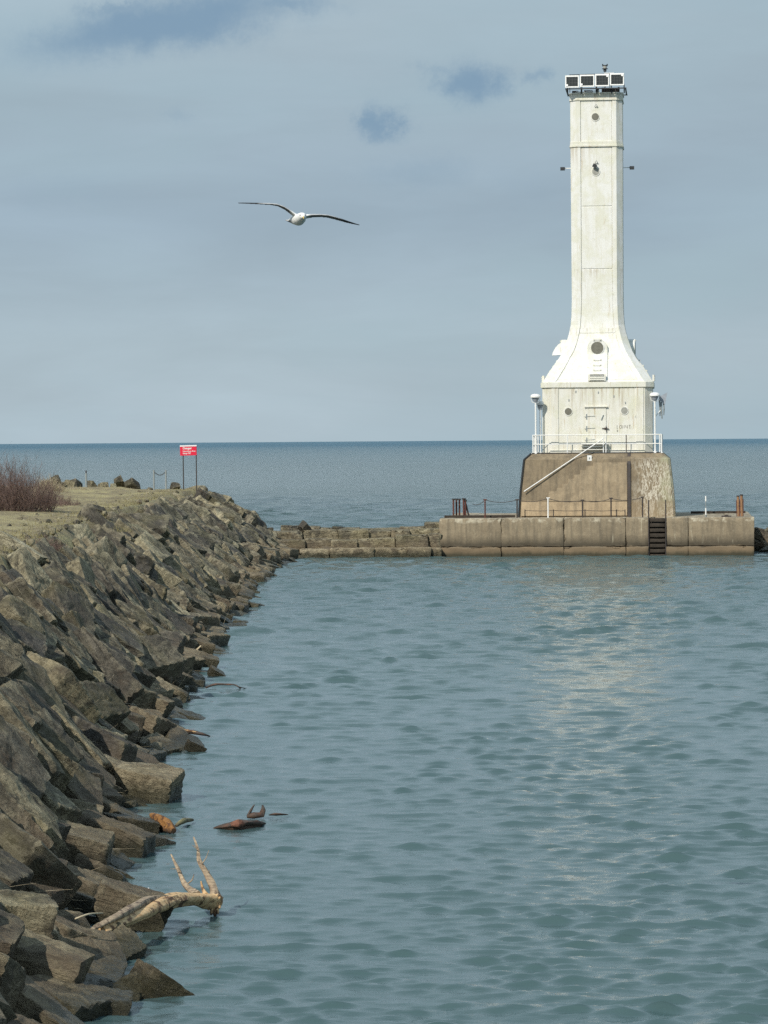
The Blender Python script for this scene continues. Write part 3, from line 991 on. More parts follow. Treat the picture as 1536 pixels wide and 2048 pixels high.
# x joints in local metres from photograph pixels on the front face
def lx(px): return (px - 1192) / 35.85
joints = [lx(878), lx(1003), lx(1128), lx(1252), lx(1297)]
joints2 = [lx(1332), lx(1376), lx(1507)]
seed = 1
for js in (joints, joints2):
    for a, b_ in zip(js[:-1], js[1:]):
        wd = b_ - a - 0.012
        me = rounded_block(((a + b_) / 2, -HD + 1.0, 1.32), (wd, 2.0, 1.58), 0.03, 0.22, 0.022, LF, seed, 0.02, 0.05)
        link_mesh('wall_block', me, M_PIER, pier)
        me = rounded_block(((a + b_) / 2, -HD + 0.93, 0.0), (wd, 2.1, 1.03), 0.035, 0.2, 0.03, LF, seed + 50, 0.03, 0.08)
        link_mesh('footing_block', me, M_PIER, pier)
        seed += 1
# end walls and the far side
for sx_ in (-1, 1):
    for k in range(3):
        yc = -HD + 2.1 + 2.2 + k * 4.5
        me = rounded_block((sx_ * (HW - 0.75), yc + .05, 1.05), (1.5, 4.4, 2.1), 0.06, 0.35, 0.02, LF, 80 + k + sx_, 0.0, 0.0)
        link_mesh('wall_block', me, M_PIER, pier)
me = rounded_block((0, 0.9, 1.99), (2 * HW - 3.05, 2 * HD - 3.9, 0.20), 0.03, 0.6, 0.01, LF, 99)
link_mesh('deck_slab', me, M_PIER, pier)
g = Geo(LF); g.box((-6.6, -HD + 2.3, PT + 0.07), (4.0, 0.3, 0.16)); g.box((6.9, 3.0, PT + .06), (3.2, .3, .14)); g.build('edge_strip', M_TIMBER, pier)  # low dark strips on the pier top
# timbered ladder bay
g = Geo(LF); g.box((lx(1314.5), -HD + 0.72, 0.65), (lx(1332) - lx(1297) - .02, 0.2, 2.8)); g.build('bay_back', M_GAPDARK, pier)
zt = 1.98
for k in range(8):
    me = rounded_block((lx(1314.5), -HD + 0.22, zt - k * 0.285), (0.86, 0.36, 0.20), 0.02, 0.2, 0.02, LF, 120 + k)
    link_mesh('ladder_step', me, M_TIMBER, pier)
for px in (1297.5, 1331.5):
    g = Geo(LF); g.tube([(lx(px), -HD - .02, -0.2), (lx(px), -HD - .02, 3.1)], 0.035, 8); g.build('grab_rail', M_DARKMET, pier, 40)

# lighthouse ---------------------------------------------------------------
lh = empty('lighthouse', LF @ Vector((0, 0, PT)), 'tall white flared lighthouse tower on a tapered brown concrete base', 'lighthouse')
BT = 5.69


def loft(sections, name, mat, parent, sm=None, capt=True):
    """sections: list of (list of (x,y), z) with equal counts"""
    n = len(sections[0][0]); vs = []; fs = []
    for poly, z in sections:
        vs += [LF @ Vector((x, y, z)) for x, y in poly]
    for i in range(len(sections) - 1):
        for k in range(n):
            a = i * n + k; b = i * n + (k + 1) % n
            fs.append((a, b, b + n, a + n))
    fs.append(tuple(range(n - 1, -1, -1)))
    fs.append(tuple(range((len(sections) - 1) * n, len(sections) * n)))
    me = bpy.data.meshes.new(name); me.from_pydata([tuple(v) for v in vs], [], fs)
    bm = bmesh.new(); bm.from_mesh(me); bmesh.ops.recalc_face_normals(bm, faces=bm.faces); bm.to_mesh(me); bm.free()
    if sm: smooth(me, sm)
    return link_mesh(name, me, mat, parent)


def sq(h, c=0.0):
    if c <= 0: c = 0.01
    return [(h - c, -h), (h, -h + c), (h, h - c), (h - c, h), (-h + c, h), (-h, h - c), (-h, -h + c), (-h + c, -h)]


def base_h(z):   # half width of the tapered base
    return float(np.interp(z, [PT, 3.6, 5.36, BT], [4.43, 4.33, 4.13, 3.74]))


loft([(sq(base_h(z), 0.12), z) for z in (PT - .05, 2.6, 3.1, 3.6, 4.2, 4.8, 5.36, BT)], 'concrete_base', M_CONC, lh, 12)
# raised patch that follows the old stair outline, standing 4 cm proud of the battered wall
def wall_y(z): return -base_h(z)
def relief(poly, name, thick, mat):
    vs = []; n = len(poly)
    for x, z in poly: vs.append(LF @ Vector((x, wall_y(z) - thick, z)))
    for x, z in poly: vs.append(LF @ Vector((x, wall_y(z) + 0.1, z)))
    fs = [tuple(range(n))] + [(i, i + n, (i + 1) % n + n, (i + 1) % n) for i in range(n)]
    me = bpy.data.meshes.new(name); me.from_pydata([tuple(v) for v in vs], [], fs)
    bm = bmesh.new(); bm.from_mesh(me); bmesh.ops.recalc_face_normals(bm, faces=bm.faces); bmesh.ops.triangulate(bm, faces=bm.faces); bm.to_mesh(me); bm.free()
    return link_mesh(name, me, mat, lh)
def bx_(px): return (px - 1197.5) / 35.1
def bz_(py): return zz_(py, 193.8)
st = [(1101, 1002), (1101, 982), (1117, 982), (1117, 975), (1128, 975), (1128, 967), (1140, 967), (1140, 957), (1152, 957), (1152, 949),
      (1164, 949), (1164, 940), (1176, 940), (1176, 932), (1190, 932), (1190, 925), (1257, 925), (1257, 1002)]
relief([(bx_(a), bz_(b_)) for a, b_ in st], 'stair_outline', 0.05, M_CONC3)
relief([(bx_(a), bz_(b_)) for a, b_ in [(1046, 1031), (1047, 1003), (1257, 1003), (1257, 1031)]], 'plinth_band', 0.08, M_CONC2)
# dark vertical groove: two posts of a channel
g = Geo(LF)
for za, zb in zip(np.linspace(PT, BT, 7)[:-1], np.linspace(PT, BT, 7)[1:]):
    xg = bx_(1261)
    ya, yb = wall_y(za), wall_y(zb)
    g.add([(xg - .09, ya - .09, za), (xg + .09, ya - .09, za), (xg + .09, ya + .1, za), (xg - .09, ya + .1, za),
           (xg - .09, yb - .09, zb), (xg + .09, yb - .09, zb), (xg + .09, yb + .1, zb), (xg - .09, yb + .1, zb)],
          [(0, 1, 5, 4), (1, 2, 6, 5), (2, 3, 7, 6), (3, 0, 4, 7), (4, 5, 6, 7), (0, 3, 2, 1)])
g.build('vertical_channel', M_DARKMET, lh)
# black cable down the left corner
g = Geo(LF)
g.tube([(-base_h(z) - 0.03, -base_h(z) - .02, z) for z in (BT + .02, 5.36, 4.8, 4.2, 3.6, 2.8, PT)], 0.045, 6)
g.tube([(-3.72, -3.72, BT + .03), (3.6, -3.72, BT + .03)], 0.04, 6)
g.build('cable', M_BLACK, lh, 40)

# white square block
BW = 3.14
CZ0, CZ1 = 9.42, 9.78
loft([(sq(BW, 0.42), BT), (sq(BW, 0.42), CZ0)], 'white_block', M_WHITE2, lh)
loft([(sq(BW + .02, .44), CZ0 + .002), (sq(BW + .09, .46), CZ0 + .05), (sq(BW + .09, .46), CZ1 - .03), (sq(BW + .02, .44), CZ1)], 'cornice', M_WHITE2, lh)
for sx_ in (-1, 1):     # corner strips with a groove each side
    g = Geo(LF); g.box((sx_ * (BW - 0.72), -BW - 0.012, (BT + CZ0) / 2), (0.42, 0.06, CZ0 - BT - .02)); g.build('corner_strip', M_WHITE2, lh)
g = Geo(LF); g.box((0, -BW - .03, BT + .1), (2 * BW - .9, .1, .2)); g.build('skirting', M_WHITE2, lh)

# flared skirt and shaft
def uz(py): return 6.5 + (878.4 - py) / 34.74
PROF = [(766, 109, 82), (757, 104, 77), (747, 98, 71), (737, 91.5, 65), (727, 84.5, 59.5), (715, 76, 54), (703, 69.5, 47), (690, 64.5, 42),
        (676, 59.6, 38.3), (663, 56.2, 35.5), (650, 53.6, 33.5), (630, 52, 32.2), (600, 51.2, 31.2), (560, 51.2, 31), (440, 51.5, 31), (294, 52, 31), (200, 52, 31)]
def sect(Wp, Pp, rec=0.06):
    W = Wp / 34.74; Pn = Pp / 34.74
    s_ = Pn + 0.42 * (W - Pn)
    q = [(Pn, -(W - rec)), (Pn + .02, -W), (s_, -W), (s_ + .03, -(W - .03)), (W - .03, -(s_ + .03)), (W, -s_), (W, -(Pn + .02)), (W - rec, -Pn)]
    out = []
    for k in range(4):
        c_, s2 = [(1, 0), (0, 1), (-1, 0), (0, -1)][k]
        out += [(x * c_ - y_ * s2, x * s2 + y_ * c_) for x, y_ in q]
    return out
skirt = [(sect(a, b_), uz(p)) for p, a, b_ in PROF if p >= 650]
skirt[0] = (skirt[0][0], CZ1 + 0.001)
loft(skirt, 'flared_skirt', M_WHITE, lh, 25)
loft([(sect(a, b_), uz(p)) for p, a, b_ in PROF if p <= 650], 'shaft', M_WHITE, lh, 25)
# face panels between the joint lines, each a thin slab in the recess
def prof(py):
    ys_ = [p for p, _, _ in PROF][::-1]
    return (np.interp(py, ys_, [a for _, a, _ in PROF][::-1]) / 34.74, np.interp(py, ys_, [b for _, _, b in PROF][::-1]) / 34.74)
for (pa, pb) in [(202, 290), (295, 412), (415, 537), (540, 666), (669, 760)]:
    n = 10
    for face in range(4):
        vs = []; fs = []
        Rf = Matrix.Rotation(face * math.pi / 2, 4, 'Z')
        for k in range(n + 1):
            py = pb + (pa - pb) * k / n
            W_, P_ = prof(py); z = max(uz(py), CZ1 + .002)
            for (x, yq) in ((-P_ + .03, -(W_ - .035)), (P_ - .03, -(W_ - .035)), (P_ - .03, -(W_ - .16)), (-P_ + .03, -(W_ - .16))):
                vs.append(LF @ Rf @ Vector((x, yq, z)))
        for k in range(n):
            for q in range(4):
                a = 4 * k + q; b_ = 4 * k + (q + 1) % 4
                fs.append((a, b_, b_ + 4, a + 4))
        fs += [(3, 2, 1, 0), (4 * n, 4 * n + 1, 4 * n + 2, 4 * n + 3)]
        me = bpy.data.meshes.new('face_panel'); me.from_pydata([tuple(v) for v in vs], [], fs)
        bm = bmesh.new(); bm.from_mesh(me); bmesh.ops.recalc_face_normals(bm, faces=bm.faces); bm.to_mesh(me); bm.free()
        smooth(me, 25)
        link_mesh('face_panel', me, M_WHITE, lh)
def band(py0, py1, out, name, mat=M_WHITE2):
    W_, P_ = 52 / 34.74 + out, 31 / 34.74 + out * .4
    s_ = P_ + .42 * (W_ - P_)
    pl = [(s_, -W_), (W_, -s_)]
    o_ = []
    for c_, s2 in [(1, 0), (0, 1), (-1, 0), (0, -1)]:
        o_ += [(x * c_ - y_ * s2, x * s2 + y_ * c_) for x, y_ in pl]
    loft([(o_, uz(py0)), (o_, uz(py1))], name, mat, lh)
band(294.5, 291, 0.05, 'ledge')
band(291, 284, 0.018, 'ledge')
band(202, 199, 0.05, 'top_band')
band(199, 189, 0.02, 'top_band')
band(189, 186.5, 0.07, 'roof_slab')

# dormers on three seen sides + the back, arched top, vertical face
for face in range(4):
    Rf = LF @ Matrix.Rotation(face * math.pi / 2, 4, 'Z')
    hw_ = 20.5 / 34.9; zb_ = CZ1 + .003; zc = uz(698); yf = -2.12
    def fy(z):
        W_, _p = prof(878.4 - (z - 6.5) * 34.74)
        return -max(2.12, W_ + 0.045)
    zs_ = list(np.linspace(zb_, zc, 9)) + [zc + hw_ * math.sin(a) for a in (.35, .7, .95, 1.2, 1.4)] + [zc + hw_]
    vs = []; fs = []
    for z in zs_:
        wq = hw_ if z <= zc else max(0.04, math.sqrt(max(0, hw_ ** 2 - (z - zc) ** 2)))
        vs += [(wq, fy(z), z), (wq, -1.4, z), (-wq, -1.4, z), (-wq, fy(z), z)]
    for i in range(len(zs_) - 1):
        for q in range(4):
            a_ = 4 * i + q; b_ = 4 * i + (q + 1) % 4; fs.append((a_, b_, b_ + 4, a_ + 4))
    fs += [(3, 2, 1, 0), tuple(4 * len(zs_) - 4 + q for q in range(4))]
    g = Geo(Rf); g.add(vs, fs); g.build('dormer', M_WHITE, lh, 30)
    g = Geo(Rf); g.tube([(0, yf + .02, uz(696.5)), (0, yf - .035, uz(696.5))], 0.40, 28); g.build('porthole_rim', M_WHITE, lh, 40)
    g = Geo(Rf); g.tube([(0, yf + .02, uz(696.5)), (0, yf - .045, uz(696.5))], 0.355, 28); g.build('porthole_glass', M_GLASS, lh, 40)
    for pr in (680.5, 721, 731.5, 741.5):
        z = uz(pr); yr = fy(z)
        g = Geo(Rf); g.tube([(-.19, yr, z), (-.19, yr - .08, z), (.19, yr - .08, z), (.19, yr, z)], 0.018, 6)
        for s_ in (-.2, .2): g.box((s_, yr - .02, z), (.07, .05, .12))
        g.build('rung', M_WHITE2, lh)
    vb = uz(763); vt = uz(751); yf = fy(vb)
    g = Geo(Rf); g.box((0, yf - .05, (vb + vt) / 2 + .02), (1.0, .12, vt - vb + .02)); vent = g.build('vent', M_WHITE2, lh)
    for k in range(3):
        g = Geo(Rf); g.box((0, yf - .11, vb + .07 + k * 0.105), (0.78, .07, .05), Matrix.Rotation(0.6, 3, 'X')); g.build('louvre', M_WHITE, vent)
    g = Geo(Rf); g.box((0, yf - .115, vt + .0), (0.8, .03, .05)); g.build('vent_shadow_bar', M_BLACK, vent)  # solid black bar standing in for the shadow above the louvres
# hood on the left dormer
Rf = LF @ Matrix.Rotation(-math.pi / 2, 4, 'Z')
g = Geo(Rf)
hood = [(-2.10, uz(683)), (-2.3, uz(687)), (-2.47, uz(694)), (-2.6, uz(702)), (-2.66, uz(709)), (-2.10, uz(708))]
n = len(hood)
vs = [(-0.33, a, b_) for a, b_ in hood] + [(0.33, a, b_) for a, b_ in hood]
g.add(vs, [tuple(range(n)), tuple(range(2 * n - 1, n - 1, -1))] + [(i, i + n, (i + 1) % n + n, (i + 1) % n) for i in range(n)])
g.build('hood', M_WCLEAN, lh, 40)

# portholes in the shaft and block
def port(px, py, r, yf, mat, rim=True):
    x = (px - (1197.5 - (905 - py) * .0071)) / 34.9; z = uz(py)
    if rim:
        g = Geo(LF); g.tube([(x, yf + .05, z), (x, yf - .03, z)], r + .05, 24); g.build('porthole_rim', M_WHITE, lh, 40)
    g = Geo(LF); g.tube([(x, yf + .05, z), (x, yf - .04, z)], r, 24); g.build('porthole_glass', mat, lh, 40)
port(1191, 235, .205, -1.46, M_GLASS)
port(1192, 344, .205, -1.46, M_GLASS2)
port(1139.5, 823, .20, -BW, M_GLASS)
port(1251, 822, .19, -BW, M_GLASS2)
# hooks above the portholes
for py in (214, 326):
    g = Geo(LF); z = uz(py); g.tube([(-.05, -1.46, z - .08), (-.07, -1.56, z), (0, -1.58, z + .1), (.07, -1.56, z), (.06, -1.46, z - .1)], .018, 6)
    g.build('hook', M_GALV, lh)
# sealed door with lintel and hinges
dx0, dx1 = bx_(1174), bx_(1217); dzt = zz_(815, 194.9)
g = Geo(LF); g.box(((dx0 + dx1) / 2, -BW - .01, (BT + dzt) / 2), (dx1 - dx0 - .1, .07, dzt - BT - .06)); dr = g.build('door', M_WHITE2, lh)
g = Geo(LF); g.box(((dx0 + dx1) / 2, -BW - .05, dzt + .04), (dx1 - dx0 + .1, .14, .06)); g.build('lintel', M_WHITE2, dr)
for py in (833, 857, 880):
    z = zz_(py, 194.9)
    g = Geo(LF); g.box((dx0 + .06, -BW - .055, z), (.05, .05, .30)); g.tube([(dx0 - .06, -BW - .06, z), (dx0 + .55, -BW - .06, z + .03)], .014, 6); g.build('hinge', M_GALV, dr)
z = zz_(857, 194.9)
g = Geo(LF); g.box((dx1 - .1, -BW - .07, z), (.12, .08, .10)); g.tube([(dx1 - .28, -BW - .07, z), (dx1 + .1, -BW - .07, z - .02)], .03, 6)
g.tube([(dx1 - .05, -BW - .07, z + .14), (dx1 - .03, -BW - .07, z - .2)], .022, 6); g.build('latch', M_DARKMET, dr)
g = Geo(LF); g.tube([(dx1 - .32, -BW - .06, zz_(840, 194.9)), (dx1 - .2, -BW - .06, zz_(830, 194.9))], .035, 6); g.build('handle', M_GALV, dr)
for py, th_ in ((887, .06), (893, .05), (899, .05)):
    g = Geo(LF); g.box(((dx0 + dx1) / 2 - .1, -BW - .2, zz_(py, 194.7)), (1.5, .28, th_)); g.build('door_step', M_WHITE2, lh)

# hand painted marks on the white block
def strokes(txt, x0, z0, h_, yf, wd=0.011):
    glyph = {'C': [[(1, .9), (.5, 1), (0, .7), (0, .2), (.5, 0), (.9, .1)]], 'O': [[(.5, 1), (0, .7), (.1, .1), (.6, 0), (1, .4), (.9, .9), (.5, 1)]],
             'N': [[(0, 0), (.1, 1), (.8, .05), (.95, 1)]], 'H': [[(0, 1), (.1, .4), (.8, .45)], [(.9, 1), (.8, 0)]],
             'T': [[(0, .95), (1, 1)], [(.55, 1), (.5, 0)]], 'L': [[(.3, 1), (.2, 0), (.6, .05)]], 'R': [[(0, 0), (.1, 1), (.8, .8), (.1, .5), (.7, 0)]]}
    g = Geo(LF); x = x0
    for ch in txt:
        for st_ in glyph[ch]:
            g.tube([(x + a * h_ * .6, yf - .004, z0 + b_ * h_) for a, b_ in st_], wd, 5)
        x += h_ * .86
    g.build('painted_scrawl', M_MARK, lh)
strokes('LONHT', bx_(1236), zz_(857.5, 194.8), 0.20, -BW)
strokes('R', bx_(1237), zz_(864, 194.8), 0.12, -BW)
g = Geo(LF)
for (px, py) in ((1231, 793), (1254, 806), (1141, 800), (1155, 783), (1200, 785), (1275, 834)):
    x = bx_(px); z = zz_(py, 194.8); g.box((x, -BW - .012, z), (.05, .03, .12))
g.build('wall_bolts', M_GALV, lh)

# roof gear: solar panels, rail, lantern
for i, (px0, px1, yt, yb) in enumerate([(1131.5, 1159, 153.5, 178.5), (1160.5, 1189.5, 152.5, 177.5), (1191, 1219, 151.5, 177), (1220.5, 1248.5, 150.5, 175.5)]):
    cxp = (px0 + px1) / 2
    x = (cxp - 1192.3) / 34.75; z = uz((yt + yb) / 2); wv = (px1 - px0) / 34.9; hv = (yb - yt) / 34.9
    tl = Matrix.Rotation(-0.16, 3, 'X')
    c = Vector((x, -2.0, z))
    g = Geo(LF)
    g.box(c, (wv, .05, hv), tl)
    fr = g.build('solar_panel', M_WCLEAN, lh)
    g = Geo(LF); g.box(c + Vector((0, -.032, -.0)), (wv - .13, .02, hv - .17), tl); g.build('solar_cells', M_PANEL, fr)
    cx_ = (-1, -1, 1, 1)[i]; cz_ = (-1, -1, 1, 1)[i]
    g = Geo(LF); g.box(c + tl @ Vector((cx_ * (wv / 2 - .10), -.05, cz_ * (hv / 2 - .13))), (.12, .02, .12), tl); g.build('corner_plate', M_WCLEAN, fr)
    g = Geo(LF)
    for k in range(1, 4):
        g.box(c + tl @ Vector((-wv / 2 + .08 + k * (wv - .14) / 4, -.046, 0)), (.012, .006, hv - .19), tl)
    for k in range(1, 3):
        g.box(c + tl @ Vector((0, -.047, -hv / 2 + .09 + k * (hv - .17) / 3)), (wv - .15, .006, .010), tl)
    g.build('cell_lines', M_CELL, fr)
g = Geo(LF)
zr = uz(180.5)
g.box((0, -1.98, zr), (3.5, .08, .06)); g.box((0, 1.98, zr), (3.5, .08, .06))
for s_ in (-1, 1): g.box((s_ * 1.7, 0, zr), (.08, 3.9, .06))
for x in (-1.62, -.85, 0.05, .9, 1.62):
    g.box((x, -1.55, uz(184)), (.06, .06, .3)); g.box((x, -1.8, uz(178)), (.05, .5, .05), Matrix.Rotation(-.5, 3, 'X'))
g.tube([(-1.5, -1.5, uz(151)), (1.6, -1.5, uz(149.5))], .025, 6)
for x in (-1.5, -.8, 0, .8, 1.6): g.tube([(x, -1.5, uz(186)), (x, -1.5, uz(150))], .022, 6)
g.build('roof_frame', M_BLACK, lh)
g = Geo(LF)
for (x, y_, w_, h_, d_) in ((-.45, -1.0, .5, .16, .4), (.1, -1.35, .14, .26, .14), (.42, -1.3, .2, .28, .2), (.9, -1.1, .9, .24, .5), (-1.2, -1.2, .35, .12, .4), (1.3, -1.35, .1, .3, .1)):
    g.box((x, y_, uz(186.5) + h_ / 2), (w_, d_, h_))
g.build('battery_boxes', M_DARKMET, lh)
g = Geo(LF); g.tube([(-1.25, -1.35, uz(184)), (-.6, -1.5, uz(186)), (-.2, -1.4, uz(183.5)), (.2, -1.5, uz(184))], .03, 6); g.build('cable', M_WCLEAN, lh)
g = Geo(LF); g.box((.75, -1.2, uz(149)), (.55, .4, .09)); g.build('lantern_plate', M_WCLEAN, lh)
lx0 = (1210 - 1192.3) / 34.8
g = Geo(LF); g.tube([(lx0, -1.0, uz(186)), (lx0, -1.0, uz(141))], .03, 8); g.tube([(lx0, -1, uz(143.5)), (lx0, -1, uz(138.5))], .09, 12)
g.tube([(lx0, -1, uz(138.6)), (lx0, -1, uz(137.4))], .17, 12)
g.tube([(lx0, -1, uz(132.2)), (lx0, -1, uz(130.8))], .13, 12)
for s_ in (-.12, .12): g.tube([(lx0 + s_, -1, uz(133)), (lx0 + s_ * 1.1, -1, uz(128.5))], .04, 6)
g.build('lantern_mount', M_BLACK, lh, 40)
g = Geo(LF); g.tube([(lx0, -1, uz(137.5)), (lx0, -1, uz(132))], .11, 14); g.build('lantern_lens', M_GLASS2, lh, 50)
# small lights on brackets
for s_, px in ((-1, 1125), (1, 1264)):
    x = s_ * 1.5; xe = (px - 1194) / 34.75; z = uz(333.5)
    g = Geo(LF); g.tube([(x - s_ * .1, -.2, z), (xe - s_ * .1, -.2, z)], .03, 6); br = g.build('bracket', M_WCLEAN, lh)
    g = Geo(LF); g.box((xe, -.2, z - .02), (.26, .26, .18)); g.build('floodlight', M_BLACK, br)
g = Geo(LF); g.tube([(-.02, -1.44, uz(330)), (-.05, -1.62, uz(331))], .03, 6); br = g.build('bracket', M_GALV, lh)
g = Geo(LF); g.box((-.10, -1.66, uz(333)), (.22, .16, .2), Matrix.Rotation(.5, 3, 'Y')); g.build('floodlight', M_BLACK, br)

# white notice on the base
g = Geo(LF); g.box((bx_(1182.5), wall_y(5.4) - .05, zz_(916, 193.9)), (.25, .03, .31)); nt_ = g.build('notice', M_WCLEAN, lh)
g = Geo(LF); g.box((bx_(1182.5), wall_y(5.4) - .07, zz_(916.5, 193.9)), (.07, .01, .12)); g.build('notice_print', M_GALV, nt_)

# rail round the base top: a thing of its own
rail = empty('guard_railing', LF @ Vector((0, -3.6, BT)), 'white pipe railing round the top of the concrete base', 'railing')
RP = 3.66
zt_, zm_ = BT + 1.06, BT + 0.54
gate_x = bx_(1210)
posts = [(-RP, -RP), (-RP + .45, -RP), (bx_(1138), -RP), (gate_x, -RP), (bx_(1215), -RP), (bx_(1255.5), -RP), (bx_(1322), -RP), (RP, -RP),
         (-RP, -1.2), (-RP, 1.3), (-RP, RP), (RP, -1.2), (RP, 1.3), (RP, RP), (-1.2, RP), (1.2, RP), (RP - .05, -3.1), (-RP + .05, -3.1)]
for i, (x, y_) in enumerate(posts):
    dark = abs(x - bx_(1255.5)) < .01
    g = Geo(LF); g.tube([(x, y_, BT), (x, y_, zt_)], .027 if dark else .03, 8); g.tube([(x, y_, BT), (x, y_, BT + .06)], .09, 8)
    g.build('post', M_DARKMET if dark else M_WCLEAN, rail, 40)
for z in (zt_, zm_):
    for a, b_ in (((-RP, -RP), (RP, -RP)), ((-RP, -RP), (-RP, RP)), ((RP, -RP), (RP, RP)), ((-RP, RP), (RP, RP))):
        g = Geo(LF); g.tube([(a[0], a[1], z), (b_[0], b_[1], z)], .026, 8); g.build('rail', M_WCLEAN, rail, 40)
# long diagonal handrail
a = LF @ Vector((bx_(1051) + .03, wall_y(bz_(982)) - .2, bz_(982))); b_ = LF @ Vector((bx_(1206), -4.02, zz_(880, 194.2)))
g = Geo(); g.tube([a, b_, b_ + Vector((.1, 0, .1))], 0.03, 8)
o = g.build('handrail', M_WCLEAN, None, 40); tag(o, 'long white diagonal handrail rising across the brown concrete base', 'handrail')
g = Geo()
for t_ in (0.03, 0.5, 0.93):
    p = a.lerp(b_, t_); g.tube([p, p + Vector((0, .2, -0.03))], .02, 6)
g.build('bracket', M_GALV, o)

# lamp posts, two at each front corner of the railing
def lamp_post(x, y_, ht, label, turn=0.0, hd=1.0):
    base_ = LF @ Vector((x, y_, BT))
    e_ = empty('lamp_post', base_, label, 'lamp post', 'lamp posts on the lighthouse base')
    X2 = LF @ Matrix.Translation((x, y_, 0)) @ Matrix.Rotation(turn, 4, 'Z')
    g = Geo(X2); g.tube([(0, 0, BT), (0, 0, BT + ht)], .05, 10); g.build('pole', M_WCLEAN, e_, 40)
    g = Geo(X2); g.tube([(0, 0, BT), (0, 0, BT + .1)], .15, 10); g.build('base_plate', M_WCLEAN, e_, 40)
    g = Geo(X2); zt2 = BT + ht
    g.tube([(0, 0, zt2 + .26), (0, 0, zt2 + .34), (0, 0, zt2 + .44), (0, 0, zt2 + .47)], [.30 * hd, .30 * hd, .22 * hd, .08], 16)
    g.build('lamp_shade', M_WCLEAN, e_, 30)
    g = Geo(X2); g.tube([(0, 0, zt2), (0, 0, zt2 + .12), (0, 0, zt2 + .255)], [.09, .17 * hd, .22 * hd], 14); g.build('lamp_lens', M_LAMPGLASS, e_, 40)
    g = Geo(X2)
    for s_ in (-1, 1): g.tube([(s_ * .06, 0, zt2 - .05), (s_ * .21 * hd, 0, zt2 + .02), (s_ * .27 * hd, 0, zt2 + .28)], .02, 6)
    g.build('lamp_yoke', M_WCLEAN, e_)
lamp_post(bx_(1075), -3.62, 2.95, 'white lamp post at the left front corner, taller of that pair')
lamp_post(bx_(1083.5), -3.2, 2.55, 'thin white lamp post tucked behind the left corner lamp', 0.6, .75)
lamp_post(bx_(1313), -3.62, 2.98, 'white lamp post at the right front corner beside the block wall')
# the broken lamp at the far right, hanging open with a torn grey cover
br_ = empty('broken_lamp', LF @ Vector((bx_(1327), -3.2, BT)), 'broken floodlight hanging open beside the right corner lamp post', 'floodlight')
g = Geo(LF); g.tube([(bx_(1313), -3.5, BT + 2.05), (bx_(1326), -3.2, BT + 2.5)], .03, 6); g.build('bracket', M_WCLEAN, br_)
g = Geo(LF); g.add([(bx_(1321), -3.3, BT + 3.2), (bx_(1338), -3.3, BT + 3.45), (bx_(1338), -2.9, BT + 3.45), (bx_(1321), -2.9, BT + 3.2),
                    (bx_(1322), -3.3, BT + 3.0), (bx_(1333), -3.3, BT + 2.75), (bx_(1333), -2.9, BT + 2.75), (bx_(1322), -2.9, BT + 3.0)],
                   [(0, 1, 2, 3), (4, 5, 6, 7), (0, 1, 5, 4), (1, 2, 6, 5), (2, 3, 7, 6), (3, 0, 4, 7)]); g.build('housing', M_LAMPGLASS, br_)
for (x0_, z0_, x1_, z1_, w_) in ((1322, 3.0, 1323, 2.1, .06), (1325, 2.9, 1327, 1.95, .07), (1330, 2.9, 1330.5, 2.15, .06)):
    g = Geo(LF); g.tube([(bx_(x0_), -3.2, BT + z0_), (bx_(x0_ + 1), -3.25, BT + (z0_ + z1_) / 2), (bx_(x1_), -3.2, BT + z1_)], [w_, w_ * .8, w_ * .5], 6); g.build('torn_strip', M_GALV, br_)
# wall brackets
for px, sx_ in ((1303, 1), (1090, -1)):
    pass

# ------------------------------------------------------------------ posts and chains on the pier
DP = TD - HD + 0.6
def pier_pt(px, py, yl):
    """point on local plane y = yl seen at photograph pixel px, py"""
    o_ = Vector((0, 0, CAM_H)); d = fwd * F + rgt * (px - 768) - upv * (py - 1024)
    inv = LF.inverted(); a = inv @ o_; b2 = inv @ (o_ + d)
    t_ = (yl - a.y) / (b2.y - a.y)
    return a.lerp(b2, t_)
reds = [(907, 998, 0), (913, 998, 0), (919, 998, 0), (927, 997, .02), (931, 1000, 0), (929, 997, .27)]
lab = ['leftmost red iron post of the upright cluster on the pier end', 'second red iron post from the left in the cluster',
       'third red iron post from the left in the cluster', 'fourth red iron post in the cluster with a pale peeled side',
       'short red iron post just left of the leaning one', 'dark iron post leaning to the right beside the red cluster']
for (px, py, ln), lb in zip(reds, lab):
    yl = -HD + 3.2 + rnd.uniform(-.3, .3)
    b2 = pier_pt(px, 1030, yl); tp = pier_pt(px, py, yl)
    e_ = empty('iron_post', LF @ Vector((b2.x, yl, PT)), lb, 'post', 'iron posts clustered on the left end of the pier')
    g = Geo(LF); xx = b2.x
    g.tube([(xx + ln, yl, PT), (xx - 0.0, yl, tp.z)], .05, 8); g.build('shaft', M_DARKMET if ln > .1 else M_RUSTRED, e_, 40)
    g = Geo(LF); g.tube([(xx, yl, tp.z - .06), (xx, yl, tp.z + .02)], .085, 8); g.build('cap', M_DARKMET, e_, 40)
g_post = [(970, 999, 1032, M_RUSTRED), (1034, 999, 1031, M_DARKMET), (1096, 996, 1028, M_WCLEAN), (1165, 1000, 1028, M_DARKMET), (1222, 996, 1027, M_DARKMET), (1285, 994, 1027, M_DARKMET)]
cf_ = empty('chain_fence', LF @ Vector((0, -HD + 1.6, PT)), 'sagging chain strung between thin posts along the pier edge', 'chain fence')
tops = []
